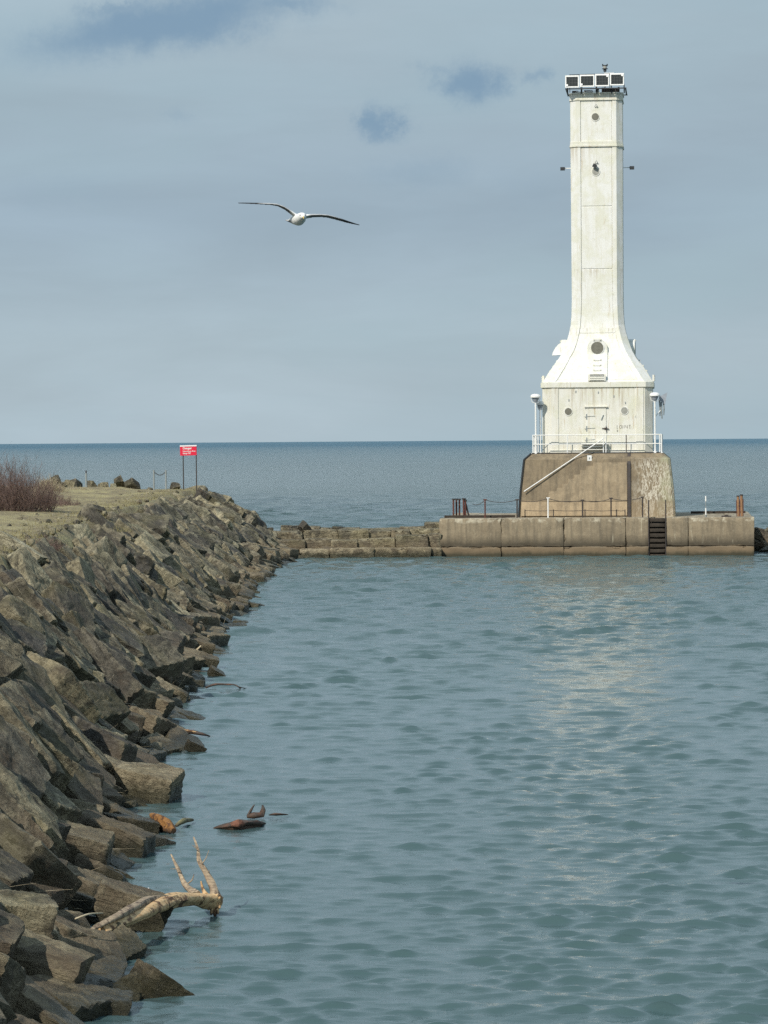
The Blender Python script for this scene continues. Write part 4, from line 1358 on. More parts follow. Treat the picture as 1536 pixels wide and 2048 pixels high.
for px, pt, pb, mt in g_post:
    q = pier_pt(px, pt, -HD + 1.6)
    g = Geo(LF); g.tube([(q.x, -HD + 1.6, PT), (q.x, -HD + 1.6, q.z)], .04, 8); g.tube([(q.x - .1, -HD + 1.6, q.z), (q.x + .1, -HD + 1.6, q.z)], .03, 6)
    g.build('post', mt, cf_, 40); tops.append(Vector((q.x, -HD + 1.6, q.z - .02)))
q = pier_pt(945, 1008, -HD + 1.6); tops.insert(0, Vector((q.x, -HD + 1.6, q.z)))
for a, b2 in zip(tops[:-1], tops[1:]):
    pts = []
    for k in range(9):
        t_ = k / 8; p = a.lerp(b2, t_); p.z -= .14 * 4 * t_ * (1 - t_); pts.append(p)
    g = Geo(LF); g.tube(pts, .018, 5); g.build('chain', M_DARKMET, cf_, 60)
low = empty('low_wire_fence', LF @ Vector((0, -HD + 2.4, PT)), 'knee high wire on short stakes at the foot of the base', 'wire fence')
lp = []
for px in (1050, 1107, 1170, 1233, 1250):
    q = pier_pt(px, 1021, -HD + 2.4)
    g = Geo(LF); g.tube([(q.x, -HD + 2.4, PT), (q.x, -HD + 2.4, q.z + .06)], .03, 6); g.build('stake', M_DARKMET, low); lp.append(Vector((q.x, -HD + 2.4, q.z)))
for a, b2 in zip(lp[:-1], lp[1:]):
    g = Geo(LF); m2 = a.lerp(b2, .5); m2.z -= .03; g.tube([a, m2, b2], .014, 5); g.build('wire', M_DARKMET, low)
q = pier_pt(1411.5, 992, -HD + 1.8)
e_ = empty('marker_post', LF @ Vector((q.x, -HD + 1.8, PT)), 'thin white post standing alone right of the lighthouse base', 'post')
g = Geo(LF); g.tube([(q.x, -HD + 1.8, PT + .12), (q.x, -HD + 1.8, PT + .5)], .035, 8); g.build('lower_tube', M_WCLEAN, e_, 40)
g = Geo(LF); g.tube([(q.x, -HD + 1.8, PT), (q.x, -HD + 1.8, PT + .12)], .05, 8); g.tube([(q.x, -HD + 1.8, PT + .5), (q.x, -HD + 1.8, q.z - .3)], .022, 8); g.build('core', M_GALV, e_, 40)
g = Geo(LF); g.tube([(q.x, -HD + 1.8, q.z - .3), (q.x, -HD + 1.8, q.z)], .038, 8); g.build('upper_tube', M_WCLEAN, e_, 40)
for (px, py, rr, lb) in ((1476, 993, .075, 'left rusty tan bollard of the pair on the right end of the pier'), (1483, 991, .08, 'right rusty tan bollard of the pair, the taller one')):
    yl = -HD + 2.2; q = pier_pt(px, py, yl)
    e_ = empty('bollard', LF @ Vector((q.x, yl, PT)), lb, 'bollard', 'rusty bollards on the right end of the pier')
    g = Geo(LF); g.tube([(q.x + .03, yl, PT), (q.x, yl, PT + .5), (q.x, yl, q.z)], rr, 10); g.build('shaft', M_RUSTTAN, e_, 40)
    g = Geo(LF); g.tube([(q.x, yl, q.z), (q.x, yl, q.z + .06)], rr * 1.25, 10); g.build('cap', M_DARKMET, e_, 40)
    g = Geo(LF)
    for s_ in (-1, 1): g.tube([(q.x + s_ * (rr + .01), yl - .05, PT), (q.x + s_ * (rr + .02), yl - .05, q.z - .2)], .018, 5)
    g.build('strap', M_RUSTRED, e_)
for px, lb in ((1180, 'left iron mooring cleat set in the pier face'), ):
    pass
g = Geo(LF); q = pier_pt(1453, 1028, -HD + 1.0); g.box((q.x, -HD + 1.2, PT + .04), (.55, .2, .09)); g.box((q.x, -HD + 1.2, PT + .08), (.2, .12, .1))
o = g.build('mooring_cleat', M_DARKMET); tag(o, 'flat dark iron cleat on the pier top left of the bollards', 'cleat')

# ------------------------------------------------------------------ low breakwater of laid blocks
lb_ = empty('low_breakwater', (-1.0, 192, 0), 'low wall of long laid stone blocks joining the jetty to the pier', 'breakwater')
def bw_block(px0, px1, y0, y1, D0, dep, tint, seed, round_=0.05, big=0.05, tilt=0.0):
    a = P(px0, y1, D0); b2 = P(px1, y0, D0)
    wd = abs(b2.x - a.x) - 0.005; hh = b2.z - a.z
    c = Vector(((a.x + b2.x) / 2, D0 + dep / 2, (a.z + b2.z) / 2))
    me = rounded_block((0, 0, 0), (wd, dep, hh), round_, 0.16, 0.035, Matrix.Translation(c) @ Matrix.Rotation(tilt, 4, 'Y'), seed, big, 0.16)
    o = link_mesh('stone', me, M_ROCK, lb_); o['tint'] = float(tint)
for i, (a, b2, t_, dz) in enumerate([(556, 598, .9, 3), (598, 660, 1.0, 2), (660, 750, .95, 0), (750, 815, .8, 0), (815, 862, .85, -1), (862, 884, .75, 0)]):
    bw_block(a, b2, 1096 + dz, 1122, 189.7 + .2 * (i % 2), 2.2, t_, 200 + i)
for i, (a, b2, t_, y0, y1) in enumerate([(552, 610, .35, 1080, 1100), (610, 662, .45, 1078, 1102), (662, 714, .6, 1081, 1097), (715, 790, .75, 1077, 1096), (791, 856, .4, 1070, 1097), (857, 884, .45, 1068, 1095)]):
    bw_block(a, b2, y0, y1 + 3, 190.6 + .2 * (i % 2), 2.2, t_, 220 + i, tilt=(.03 if i == 1 else 0))
for i, (a, b2, t_, y0, y1) in enumerate([(545, 606, .5, 1063, 1086), (606, 676, .55, 1060, 1084), (677, 738, .7, 1060, 1082), (738, 782, .6, 1062, 1079), (783, 820, .6, 1061, 1076), (820, 884, .65, 1058, 1074)]):
    bw_block(a, b2, y0, y1, 192.2 + .3 * (i % 2), 2.6, t_, 240 + i)
for i, (a, b2, t_, y0, y1) in enumerate([(560, 640, .4, 1054, 1075), (640, 720, .55, 1056, 1074), (720, 800, .6, 1058, 1070), (800, 850, .55, 1054, 1068), (850, 884, .6, 1046, 1068)]):
    bw_block(a, b2, y0, y1, 195.0, 2.4, t_, 260 + i)
# sloping rubble at its left end
for i in range(26):
    px = rnd.uniform(520, 690); D = rnd.uniform(190.5, 195.5)
    z = float(np.interp(px, [520, 560, 690], [1.6, 1.2, 1.2])) * (D - 189.6) / 5 + .1
    X_ = P(px, 1000, D).x
    me = HI_ME[i % len(HI_ME)]
    o = bpy.data.objects.new('stone', me); COL.objects.link(o); o.parent = lb_; o.matrix_parent_inverse = lb_.matrix_world.inverted()
    s = rnd.uniform(.45, .85)
    o.matrix_basis = Matrix.Translation((X_, D, z)) @ Matrix.Rotation(rnd.uniform(0, 6), 4, 'Z') @ Matrix.Rotation(rnd.uniform(-.3, .4), 4, 'Y') @ Matrix.Diagonal((s * 1.2, s, s * .8, 1))
    o['tint'] = rnd.choice([.1, .2, .4, .55, .7])

rm = empty('rubble_mound', LF @ Vector((10.5, -1, 0)), 'dark boulders in the water at the right end of the pier', 'rubble mound')
for i, (px, py, D, s, ti) in enumerate([(1528, 1072, 199, 1.0, .2), (1545, 1080, 197, 1.1, .1), (1524, 1098, 196, .8, .05), (1540, 1105, 195, .9, .45), (1565, 1085, 197, 1.2, .3), (1580, 1100, 196, 1.2, .2), (1520, 1082, 201, 0.9, .05), (1550, 1064, 203, 1., .4), (1600, 1092, 199, 1.3, .3)]):
    o = bpy.data.objects.new('stone', HI_ME[(i * 5) % len(HI_ME)]); COL.objects.link(o); o.parent = rm; o.matrix_parent_inverse = rm.matrix_world.inverted()
    o.matrix_basis = Matrix.Translation(P(px, py, D)) @ Matrix.Rotation(i * 1.3, 4, 'Z') @ Matrix.Rotation(.3, 4, 'Y') @ Matrix.Diagonal((s, s, s, 1))
    o['tint'] = ti

# ------------------------------------------------------------------ sign and posts on the jetty top
def ground_z(x, y_): return surf(x, y_)
DS = 187.0
sb = P(379, 982, DS); zs = TOPZ - .1
sign = empty('warning_sign', (sb.x, DS, zs), 'small red warning sign with white print on two thin posts', 'sign')
for px, pt in ((366.0, 892), (392.2, 892)):
    a = P(px + 1.2, 985, DS); b2 = P(px, pt, DS)
    g = Geo(); g.tube([(a.x, DS, zs), (b2.x, DS, b2.z)], .030, 8); g.build('post', M_DARKMET, sign, 40)
a = P(360, 911, DS); b2 = P(393.3, 891, DS); c = (a + b2) / 2
RS = Matrix.Rotation(-.02, 3, 'Y')
g = Geo(); g.box((c.x, DS - .05, c.z - .02), (.90, .03, .50), RS); sp_ = g.build('sign_panel', M_RED, sign)
g = Geo(); g.box((c.x, DS - .055, c.z + .255), (.92, .05, .07), RS); g.build('sign_top_strip', M_SIGNW, sp_)
for txt, dz, sz, bx0 in (('Danger', .085, .165, -.30), ('Hazardous Area', -.055, .105, -.30), ('Keep Off', -.175, .115, -.30)):
    fc = bpy.data.curves.new('lettering', 'FONT'); fc.body = txt; fc.size = sz; fc.extrude = .003; fc.offset = .004 if sz > .15 else .002
    tmp = bpy.data.objects.new('lettering', fc); COL.objects.link(tmp)
    bpy.context.view_layer.update()
    tm = bpy.data.meshes.new_from_object(tmp.evaluated_get(bpy.context.evaluated_depsgraph_get()))
    bpy.data.objects.remove(tmp); tm.materials.clear(); tm.materials.append(M_SIGNW)
    o = bpy.data.objects.new('lettering', tm); COL.objects.link(o)
    o.parent = sp_; o.matrix_parent_inverse = sp_.matrix_world.inverted()
    o.matrix_basis = Matrix.Translation((c.x + bx0, DS - .07, c.z + dz - .02)) @ Matrix.Rotation(-.02, 4, 'Y') @ Matrix.Rotation(math.pi / 2, 4, 'X')
pc = empty('chain_barrier', P(320, 981, 187), 'two short grey posts joined by a sagging chain on the track', 'barrier')
ends = []
for px in (308, 332):
    a = P(px, 982, 187); b2 = P(px, 940, 187)
    g = Geo(); g.tube([(a.x, 187, TOPZ - .1), (a.x, 187, b2.z)], .05, 8); g.build('post', M_GALV, pc, 40); ends.append(Vector((a.x, 187, b2.z - .08)))
pts = []
for k in range(9):
    t_ = k / 8; p = ends[0].lerp(ends[1], t_); p.z -= .2 * 4 * t_ * (1 - t_); pts.append(p)
g = Geo(); g.tube(pts, .022, 6); g.build('chain', M_DARKMET, pc, 60)
a = P(172.5, 984, 186); b2 = P(172.5, 941, 186)
e_ = empty('grey_post', (a.x, 186, TOPZ), 'single grey post at the back edge of the track', 'post')
g = Geo(); g.tube([(a.x, 186, TOPZ - .2), (a.x, 186, b2.z - .15)], .055, 8); g.build('tube', M_GALV, e_, 40)
g = Geo(); g.tube([(a.x, 186, b2.z - .15), (a.x, 186, b2.z)], .035, 8); g.build('cap', M_DARKMET, e_, 40)


# ------------------------------------------------------------------ plants
def twigs(points_fn, n, seg=4, r=0.006, curl=0.25, rs=None, sub=0):
    rs = rs or random.Random(3)
    V = []; Fc = []
    def one(p, d, L, r_, depth):
        pts = [p]; dd = d.normalized()
        for k in range(seg):
            dd = (dd + Vector((rs.gauss(0, curl), rs.gauss(0, curl), rs.gauss(0, curl * .6)))).normalized()
            pts.append(pts[-1] + dd * (L / seg))
        b0 = len(V)
        for k, q in enumerate(pts):
            rr = r_ * (1 - .8 * k / seg)
            for a_ in range(3):
                an = a_ * 2.094
                V.append((q.x + rr * math.cos(an), q.y + rr * math.sin(an), q.z + rr * .3 * math.sin(an + 1)))
        for k in range(seg):
            for a_ in range(3):
                i0 = b0 + 3 * k + a_; i1 = b0 + 3 * k + (a_ + 1) % 3
                Fc.append((i0, i1, i1 + 3, i0 + 3))
        if depth > 0:
            for k in range(3):
                q = pts[rs.randint(1, seg - 1)]
                one(q, (dd + Vector((rs.gauss(0, .6), rs.gauss(0, .6), abs(rs.gauss(0, .4))))), L * rs.uniform(.35, .6), r_ * .6, depth - 1)
    for i in range(n):
        p, d, L = points_fn(rs)
        one(p, d, L, r, sub)
    return V, Fc


def plant(name, label, cat, centre, rx, ry, h_, n, mat, part='twigs', r=.008, sub=1, spread=.35, curl=.2, seed=3, group=None, dome=True):
    e_ = empty(name, centre, label, cat, group)
    def fn(rs):
        a_ = rs.uniform(0, 6.28); q = math.sqrt(rs.random())
        x, y_ = math.cos(a_) * q * rx, math.sin(a_) * q * ry
        L = h_ * (1 - .55 * q * q if dome else 1) * rs.uniform(.55, 1.05)
        d = Vector((x / max(rx, .1) * spread + rs.gauss(0, .12), y_ / max(ry, .1) * spread + rs.gauss(0, .12), 1))
        return Vector((centre[0] + x, centre[1] + y_, centre[2] - .08)), d, L
    V, Fc = twigs(fn, n, 4, r, curl, random.Random(seed), sub)
    me = mesh_np(part, V, Fc)
    link_mesh(part, me, mat, e_)
    return e_


g1 = P(2, 1022, 128); plant('bush', 'large bare reddish brown bush at the left edge of the track', 'bush', (g1.x, 128, TOPZ), 1.9, 2.2, 2.35, 760, M_TWIG, r=.012, sub=2, seed=4)
g1 = P(95, 1008, 140); plant('bush', 'low bare brown brush spilling right from the large bush', 'bush', (g1.x, 140, TOPZ), 1.3, 3.0, .72, 420, M_TWIG, r=.011, sub=2, seed=5)
g1 = P(98, 980, 172); plant('grass_clump', 'tall pale dead grass clump rising behind the brown brush', 'grass clump', (g1.x, 172, TOPZ), .75, .7, 1.15, 420, M_STRAW, 'blades', .014, 1, .25, .1, 6)
g1 = P(150, 985, 178); plant('grass_clump', 'short straw coloured weeds beside the grey post', 'grass clump', (g1.x, 178, TOPZ), 1.4, .8, .55, 420, M_STRAW, 'blades', .012, 1, .3, .2, 7)
g1 = P(222, 982, 184); plant('grass_clump', 'pale pinkish weeds among stones on the back edge of the track', 'grass clump', (g1.x, 184, TOPZ), 1.4, .6, .42, 380, M_STRAW, 'blades', .011, 1, .3, .2, 8)
g1 = P(72, 1080, 92); plant('bush', 'small brown bramble growing at the top of the boulders', 'bush', (g1.x, 92, TOPZ - .15), .75, 1.2, .45, 260, M_TWIG, r=.007, sub=2, seed=9, spread=.7)
g1 = P(228, 1062, 118); plant('grass_clump', 'wisps of dry grass between crest boulders', 'grass clump', (g1.x, 118, 3.5), .6, .8, .35, 120, M_DRYG, 'blades', .007, 0, .5, .2, 10)
# dry turf over the crest: uncountable
def turf(rs):
    y_ = rs.uniform(70, 190); c = lerp_pts(y_, CREST)
    x = c + rs.uniform(-.14 * y_ + 6, .75) if rs.random() < .6 else c + rs.gauss(-.2, .7)
    x = max(x, -.118 * y_)
    return Vector((x, y_, surf(x, y_) + (.0 if x < c else -.15))), Vector((rs.gauss(0, .4), rs.gauss(0, .4), 1)), rs.uniform(.06, .26)
V, Fc = twigs(turf, 13000, 2, .013, .3, random.Random(12), 0)
o = link_mesh('dry_turf', mesh_np('dry_turf', V, Fc), M_DRYG); tag(o, 'short dry grass over the track and crest of the jetty', 'grass', kind='stuff')
# broken reeds caught among the waterline stones
def reeds(rs):
    y_ = rs.choice([rs.uniform(60, 75), rs.uniform(75, 110), rs.uniform(110, 180), rs.uniform(40, 60)])
    e = lerp_pts(y_, EDGE); x = e + rs.uniform(-1.6, .15)
    return Vector((x, y_, surf(x, y_) + .18)), Vector((rs.gauss(.3, 1), rs.gauss(0, 1), rs.gauss(.05, .3))), rs.uniform(.2, .7)
V, Fc = twigs(reeds, 420, 3, .009, .12, random.Random(13), 0)
o = link_mesh('reed_litter', mesh_np('reed_litter', V, Fc), M_STRAW); tag(o, 'broken pale reeds caught between the waterline boulders', 'reeds', kind='stuff')


# ------------------------------------------------------------------ driftwood
def log_mesh(pts, rad, n=18, sub=5, amp=.18, seed=0, flat=1.0):
    # resample
    P_ = []; R_ = []
    for i in range(len(pts) - 1):
        for k in range(sub):
            t_ = k / sub
            p0 = pts[max(i - 1, 0)]; p1 = pts[i]; p2 = pts[i + 1]; p3 = pts[min(i + 2, len(pts) - 1)]
            q = 0.5 * ((2 * p1) + (p2 - p0) * t_ + (2 * p0 - 5 * p1 + 4 * p2 - p3) * t_ ** 2 + (3 * p1 - p0 - 3 * p2 + p3) * t_ ** 3)
            P_.append(q); R_.append(rad[i] * (1 - t_) + rad[i + 1] * t_)
    P_.append(pts[-1]); R_.append(rad[-1])
    g = Geo(); g.tube(P_, R_, n)
    so = Vector((seed * 2.3, seed, 0))
    m_ = len(P_)
    for i in range(m_):
        for k in range(n):
            v = g.v[i * n + k]; d = v - P_[i]
            an = 2 * math.pi * k / n
            f_ = 1 + amp * 1.3 * noise.fractal(Vector((i * .11, math.cos(an) * 1.5, math.sin(an) * 1.5)) + so, 1, 2, 4) + amp * .5 * math.sin(an * 3 + i * .05 + seed)
            d.z *= flat
            g.v[i * n + k] = P_[i] + d * f_
    return g


D1, D2 = 43.4, 46.6
dl = empty('driftwood_log', P(300, 1840, 45), 'large bleached driftwood log with upright broken branches resting on the boulders', 'driftwood')
main = [P(205, 1862, D1 - .3), P(262, 1838, D1 + .4), P(318, 1812, 44.8), P(352, 1800, 45.5), P(392, 1798, 46.2), P(422, 1802, 46.6), P(436, 1806, 46.7)]
log_mesh(main, [.06, .072, .085, .092, .085, .115, .10], 20, 7, .24, 1).build('trunk', M_DRIFT, dl, 60)
up1 = [P(183, 1860, D1 - .5), P(225, 1838, D1 - .1), P(262, 1819, 43.9), P(300, 1802, 44.8), P(335, 1797, 45.3)]
log_mesh(up1, [.02, .05, .06, .065, .05], 14, 6, .3, 2).build('stem', M_DRIFT2, dl, 60)
log_mesh([P(432, 1800, 46.7), P(427, 1778, 46.8), P(413, 1748, 46.9), P(399, 1722, 46.95), P(396, 1700, 47), P(387, 1674, 47.1)], [.095, .052, .036, .030, .020, .007], 12, 6, .35, 3).build('branch', M_DRIFT2, dl, 60)
log_mesh([P(392, 1790, 46.5), P(372, 1772, 46.8), P(358, 1742, 47), P(342, 1708, 47.1)], [.06, .038, .024, .007], 12, 6, .35, 4).build('branch', M_DRIFT2, dl, 60)
for (a_, b2, c_, r_) in (((404, 1728), (412, 1716), (418, 1700), .010), ((396, 1700), (390, 1694), (384, 1690), .008), ((360, 1744), (352, 1738), (340, 1738), .008), ((372, 1770), (384, 1760), (388, 1748), .014), ((424, 1765), (418, 1752), (419, 1740), .012)):
    log_mesh([P(*a_, 46.9), P(*b2, 46.9), P(*c_, 46.9)], [r_, r_ * .7, r_ * .3], 6, 3, .2, 50).build('branch', M_DRIFT2, dl)
log_mesh([P(412, 1790, 46.6), P(406, 1778, 46.7), P(402, 1762, 46.7)], [.04, .02, .008], 8, 4, .2, 5).build('branch', M_DRIFT, dl, 60)
for k, (dx, dy) in enumerate(((-8, 24), (0, 30), (6, 22), (10, 10), (10, -12), (-14, 14), (5, -18))):
    log_mesh([P(430, 1806, 46.7), P(430 + dx * .6, 1806 + dy * .5, 46.6), P(430 + dx, 1806 + dy, 46.55)], [.06, .035, .010], 8, 4, .3, 6 + k).build('root', M_DRIFT, dl, 60)
log_mesh([P(248, 1858, 43.9), P(256, 1866, 43.9), P(266, 1874, 44)], [.012, .009, .004], 6, 3, .1, 3).build('branch', M_DARKWOOD, dl)

e_ = empty('floating_log', P(480, 1652, 58.5), 'half sunk dark log with a reddish broken middle', 'driftwood')
log_mesh([P(428, 1657, 57.3), P(455, 1653, 57.1), P(485, 1650, 57.2), P(510, 1649, 57.5), P(528, 1648, 58.0)], [.02, .075, .11, .085, .03], 16, 6, .4, 9, .8).build('trunk', M_DARKWOOD, e_, 60)
log_mesh([P(462, 1650, 57.0), P(475, 1647, 57.0), P(488, 1648, 57.1)], [.03, .06, .02], 10, 4, .5, 12).build('bark_patch', wood_mat('raw_red_wood', (.14, .055, .035, 1), (.27, .12, .07, 1), (.06, .03, .02, 1), 2), e_, 60)
e_ = empty('floating_branch', P(512, 1630, 59.8), 'dark forked branch floating just beyond the half sunk log', 'driftwood')
log_mesh([P(494, 1633, 58.7), P(508, 1631, 58.7), P(526, 1630, 58.8)], [.03, .06, .04], 10, 4, .2, 13).build('stem', M_DARKWOOD, e_, 60)
log_mesh([P(523, 1630, 58.8), P(526, 1620, 58.8), P(525, 1610, 58.8)], [.05, .045, .012], 8, 4, .2, 14).build('branch', M_DARKWOOD, e_, 60)
log_mesh([P(497, 1630, 58.7), P(502, 1620, 58.7), P(509, 1609, 58.7)], [.03, .025, .008], 8, 4, .2, 15).build('branch', M_DARKWOOD, e_, 60)
g = log_mesh([P(538, 1630, 58.9), P(552, 1628, 58.8), P(576, 1629, 59.0)], [.01, .045, .01], 8, 4, .3, 16, .6); o = g.build('floating_stick', M_DARKWOOD, None, 60)
tag(o, 'small dark stick floating right of the forked branch', 'driftwood')
g = log_mesh([P(304, 1630, 57.6), P(320, 1641, 57.2), P(336, 1652, 56.8), P(347, 1662, 56.6)], [.05, .11, .12, .05], 14, 6, .2, 17, .9); o = g.build('rotten_stump', M_ORANGE, None, 60)
tag(o, 'orange rotten chunk of wood wedged at the waterline', 'driftwood')
g = log_mesh([P(352, 1652, 57.4), P(366, 1642, 57.6), P(386, 1640, 58.2)], [.02, .05, .02], 8, 5, .4, 18); o = g.build('mossy_branch', wood_mat('mossy_wood', (.13, .12, .05, 1), (.24, .22, .12, 1), (.08, .06, .03, 1), 2), None, 60)
tag(o, 'olive green branch lying in the water beside the orange wood', 'driftwood')
e_ = empty('thin_branch', P(440, 1372, 91), 'thin dark branch reaching out over the water', 'branch')
log_mesh([P(412, 1375, 89.4), P(430, 1369, 89.6), P(455, 1369, 89.6), P(470, 1370, 89.6), P(482, 1377, 89.7)], [.03, .03, .025, .02, .015], 7, 5, .15, 19).build('stem', M_DARKWOOD, e_, 60)
log_mesh([P(470, 1370, 89.6), P(478, 1374, 89.5), P(494, 1377, 89.8)], [.015, .012, .008], 6, 3, .1, 20).build('twig', M_DARKWOOD, e_, 60)
e_ = empty('split_branch', P(390, 1466, 76), 'flat dark split branch with a pale side at the waterline', 'branch')
log_mesh([P(366, 1462, 75.3), P(385, 1464, 75.2), P(404, 1468, 75.1), P(420, 1472, 75.3)], [.05, .045, .035, .01], 8, 5, .2, 21).build('stem', M_DARKWOOD, e_, 60)
log_mesh([P(364, 1459, 75.3), P(376, 1461, 75.2), P(392, 1464, 75.1)], [.02, .03, .008], 8, 5, .2, 22).build('pale_side', M_DRIFT, e_, 60)
for (pts, r_, mt, lb) in [
        ([P(385, 1306, 101), P(394, 1299, 101), P(402, 1291, 101)], .03, M_STRAW, 'short pale stick leaning on boulders above the waterline'),
        ([P(283, 1792, 46.2), P(290, 1784, 46.2), P(298, 1776, 46.2)], .022, M_SIGNW, 'white broken stick poking up behind the driftwood log'),
        ([P(150, 1838, 41.2), P(178, 1828, 41.3), P(206, 1826, 41.6)], .011, M_STRAW, 'thin pale stick lying on the boulder left of the log'),
        ([P(268, 1404, 82), P(272, 1384, 82.2), P(270, 1364, 82.4)], .03, M_STRAW, 'upright tan splinter wedged between mid slope boulders')]:
    g = log_mesh(pts, [r_, r_ * .9, r_ * .4], 7, 4, .15, 23); o = g.build('stick', mt, None, 60); tag(o, lb, 'stick')
e_ = empty('root_tangle', P(285, 1800, 46.4), 'dark red brown tangle of roots behind the driftwood log', 'driftwood')
for k in range(9):
    log_mesh([P(270 + k * 3, 1806, 46.1 + .05 * k), P(272 + k * 4 + rnd.uniform(-6, 6), 1796 + rnd.uniform(-5, 5), 46.2), P(262 + k * 7, 1790 + rnd.uniform(-6, 12), 46.3)], [.03, .02, .008], 7, 3, .3, 30 + k).build('root', M_DARKWOOD, e_, 60)

# ------------------------------------------------------------------ the gull
GD = 40.0
def gp(px, py, dy=0.0): return P(px, py, GD + dy)
def ring(c, ax_u, ax_v, ru, rv, n): return [c + ax_u * (ru * math.cos(2 * math.pi * k / n)) + ax_v * (rv * math.sin(2 * math.pi * k / n)) for k in range(n)]
gb = Geo(); n = 20
# spine from tail (behind, lower left) to bill (towards the camera)
sp_pts = [(gp(575.5, 440.5, .38), .036, .008), (gp(582, 441.5, .27), .045, .020), (gp(590, 440, .15), .062, .054), (gp(597, 439.5, .04), .076, .070), (gp(600, 437.5, -.06), .070, .064),
          (gp(603, 434.5, -.14), .056, .056), (gp(605, 433.0, -.19), .046, .047), (gp(606, 432.5, -.225), .040, .040), (gp(606.5, 433.4, -.255), .026, .026), (gp(606.8, 434.6, -.27), .010, .010)]
vs = []; fs = []
for i, (c, ru, rv) in enumerate(sp_pts):
    t_ = (sp_pts[min(i + 1, len(sp_pts) - 1)][0] - sp_pts[max(i - 1, 0)][0]).normalized()
    u = t_.cross(Vector((0, 0, 1))).normalized(); v_ = u.cross(t_)
    vs += ring(c, u, v_, ru, rv, n)
for i in range(len(sp_pts) - 1):
    for k in range(n):
        a = i * n + k; b_ = i * n + (k + 1) % n; fs.append((a, b_, b_ + n, a + n))
fs.append(tuple(range(n - 1, -1, -1))); fs.append(tuple(range((len(sp_pts) - 1) * n, len(sp_pts) * n)))
gb.add(vs, fs)
def wing(path):
    """path: (centre of leading edge, chord, thickness, pitch)"""
    vs = []; fs = []; m_ = 12
    for i, (c, ch, th, pt) in enumerate(path):
        for k in range(m_):
            a_ = 2 * math.pi * k / m_
            s_ = (1 - math.cos(a_)) / 2            # 0 leading, 1 trailing
            t2 = th * math.sin(a_) * (1.25 - s_)
            camber = .07 * ch * math.sin(math.pi * s_)
            vs.append(c + Vector((0, s_ * ch * math.cos(pt), -s_ * ch * math.sin(pt) + camber + t2)))
    for i in range(len(path) - 1):
        for k in range(m_):
            a = i * m_ + k; b_ = i * m_ + (k + 1) % m_; fs.append((a, b_, b_ + m_, a + m_))
    fs.append(tuple(range(m_))); fs.append(tuple(range((len(path) - 1) * m_, len(path) * m_)))
    gb.add(vs, fs)
wing([(gp(599, 433, -.06), .20, .022, .18), (gp(592, 429.5, -.07), .19, .020, .20), (gp(580, 421, -.09), .18, .015, .20), (gp(568, 413.5, -.11), .165, .013, .16), (gp(555, 409, -.12), .15, .011, .10),
      (gp(540, 407.6, -.10), .135, .010, .06), (gp(520, 407.3, -.04), .115, .009, .03), (gp(500, 406.8, .05), .085, .008, .02), (gp(485, 406.3, .13), .05, .007, .01), (gp(476, 406, .18), .02, .006, 0)])
wing([(gp(603, 434, -.06), .20, .022, .16), (gp(613, 431, -.08), .19, .018, .14), (gp(626, 429.6, -.10), .18, .014, .12), (gp(642, 429.5, -.12), .165, .012, .14), (gp(656, 430.5, -.12), .15, .011, .18),
      (gp(670, 434, -.09), .135, .010, .22), (gp(685, 438.8, -.03), .115, .009, .22), (gp(700, 444, .05), .085, .008, .2), (gp(712, 448, .12), .05, .007, .15), (gp(719.5, 450, .17), .02, .006, .1)])
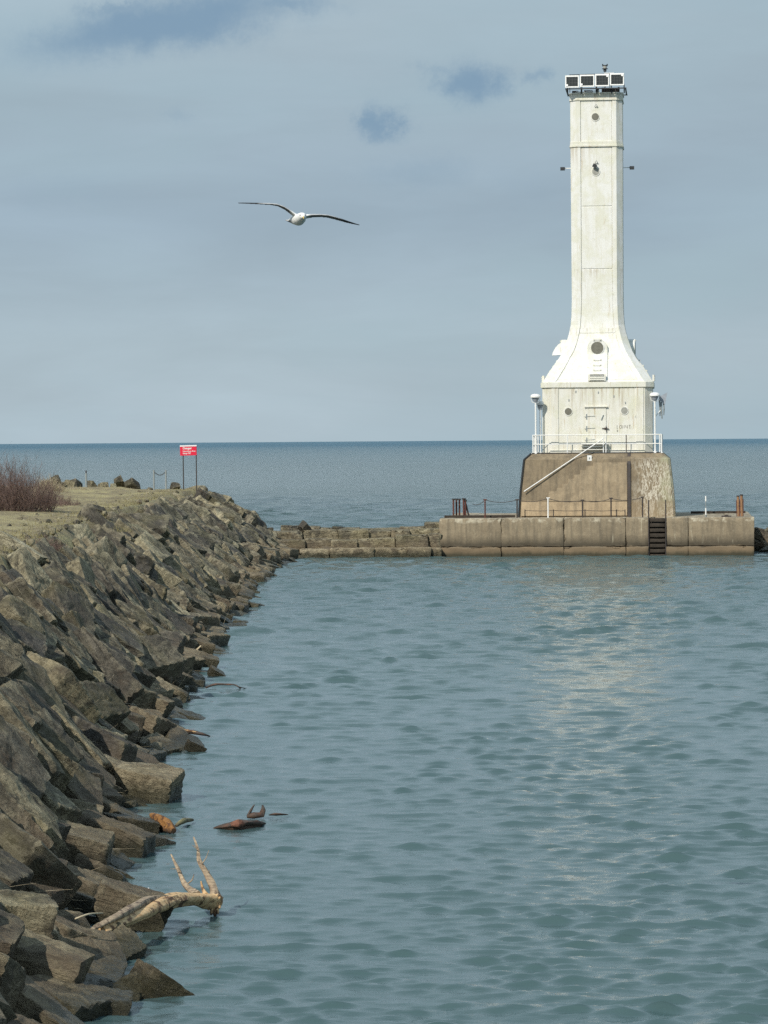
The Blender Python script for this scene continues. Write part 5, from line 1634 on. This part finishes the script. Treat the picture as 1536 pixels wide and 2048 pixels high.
def gull_mat():
    m, t, b = new_mat('gull_feathers')
    p = t.n('ShaderNodeNewGeometry').outputs['Position']
    sep = t.n('ShaderNodeSeparateXYZ'); t.link(p, sep.inputs[0])
    cx_ = gp(600, 436).x
    dist = t.math('ABSOLUTE', t.math('SUBTRACT', sep.outputs[0], cx_))
    n_ = t.noise(t.vec(p, (6, 30, 6)), 3, 5)
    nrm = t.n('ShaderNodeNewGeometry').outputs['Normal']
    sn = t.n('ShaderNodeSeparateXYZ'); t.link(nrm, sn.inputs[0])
    body = t.mix(n_, (.70, .70, .68, 1), (.85, .85, .83, 1))
    mantle = t.mix(n_, (.30, .32, .34, 1), (.40, .42, .44, 1))
    inwing = t.ramp(dist, .08, .13)
    top = t.ramp(sn.outputs[2], .25, .5)
    col = t.mix(t.math('MULTIPLY', inwing, top), body, mantle)
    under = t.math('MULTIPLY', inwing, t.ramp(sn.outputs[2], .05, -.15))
    col = t.mix(t.math('MULTIPLY', under, .95), col, (.10, .105, .11, 1))  # shade under the wings painted into the feather colour
    col = t.mix(t.ramp(t.math('ADD', dist, t.math('MULTIPLY', n_, .06)), .44, .54), col, (.02, .02, .022, 1))
    # the white leading edge
    put(t, b, 'Base Color', col)
    b.inputs['Roughness'].default_value = .8
    return m
gull = gb.build('gull', gull_mat(), None)
md = gull.modifiers.new('m', 'REMESH'); md.mode = 'VOXEL'; md.voxel_size = .0055
ms = gull.modifiers.new('s', 'SMOOTH'); ms.iterations = 3; ms.factor = .5
bpy.context.view_layer.update()
dg = bpy.context.evaluated_depsgraph_get()
me2 = bpy.data.meshes.new_from_object(gull.evaluated_get(dg))
gull.modifiers.clear(); gull.data = me2; smooth(me2)
tag(gull, 'white and grey gull gliding towards the viewer with wings spread', 'gull')
M_BILL = simple('yellow_bill', (.62, .45, .12), .5, 0, .1, 8)
g = Geo(); a = gp(606.6, 434.0, -.262); g.tube([a, a + Vector((.004, -.035, -.010)), a + Vector((.006, -.058, -.022))], [.011, .009, .003], 8); g.build('bill', M_BILL, gull, 50)
for s_ in (-1, 1):
    c = gp(606, 432.2, -.225) + Vector((s_ * .034, -.016, .010))
    g = Geo(); g.tube([c - Vector((s_ * .006, 0, 0)), c + Vector((s_ * .003, -.002, 0)), c + Vector((s_ * .005, -.003, 0))], [.007, .006, .002], 8); g.build('eye', M_BLACK, gull, 60)
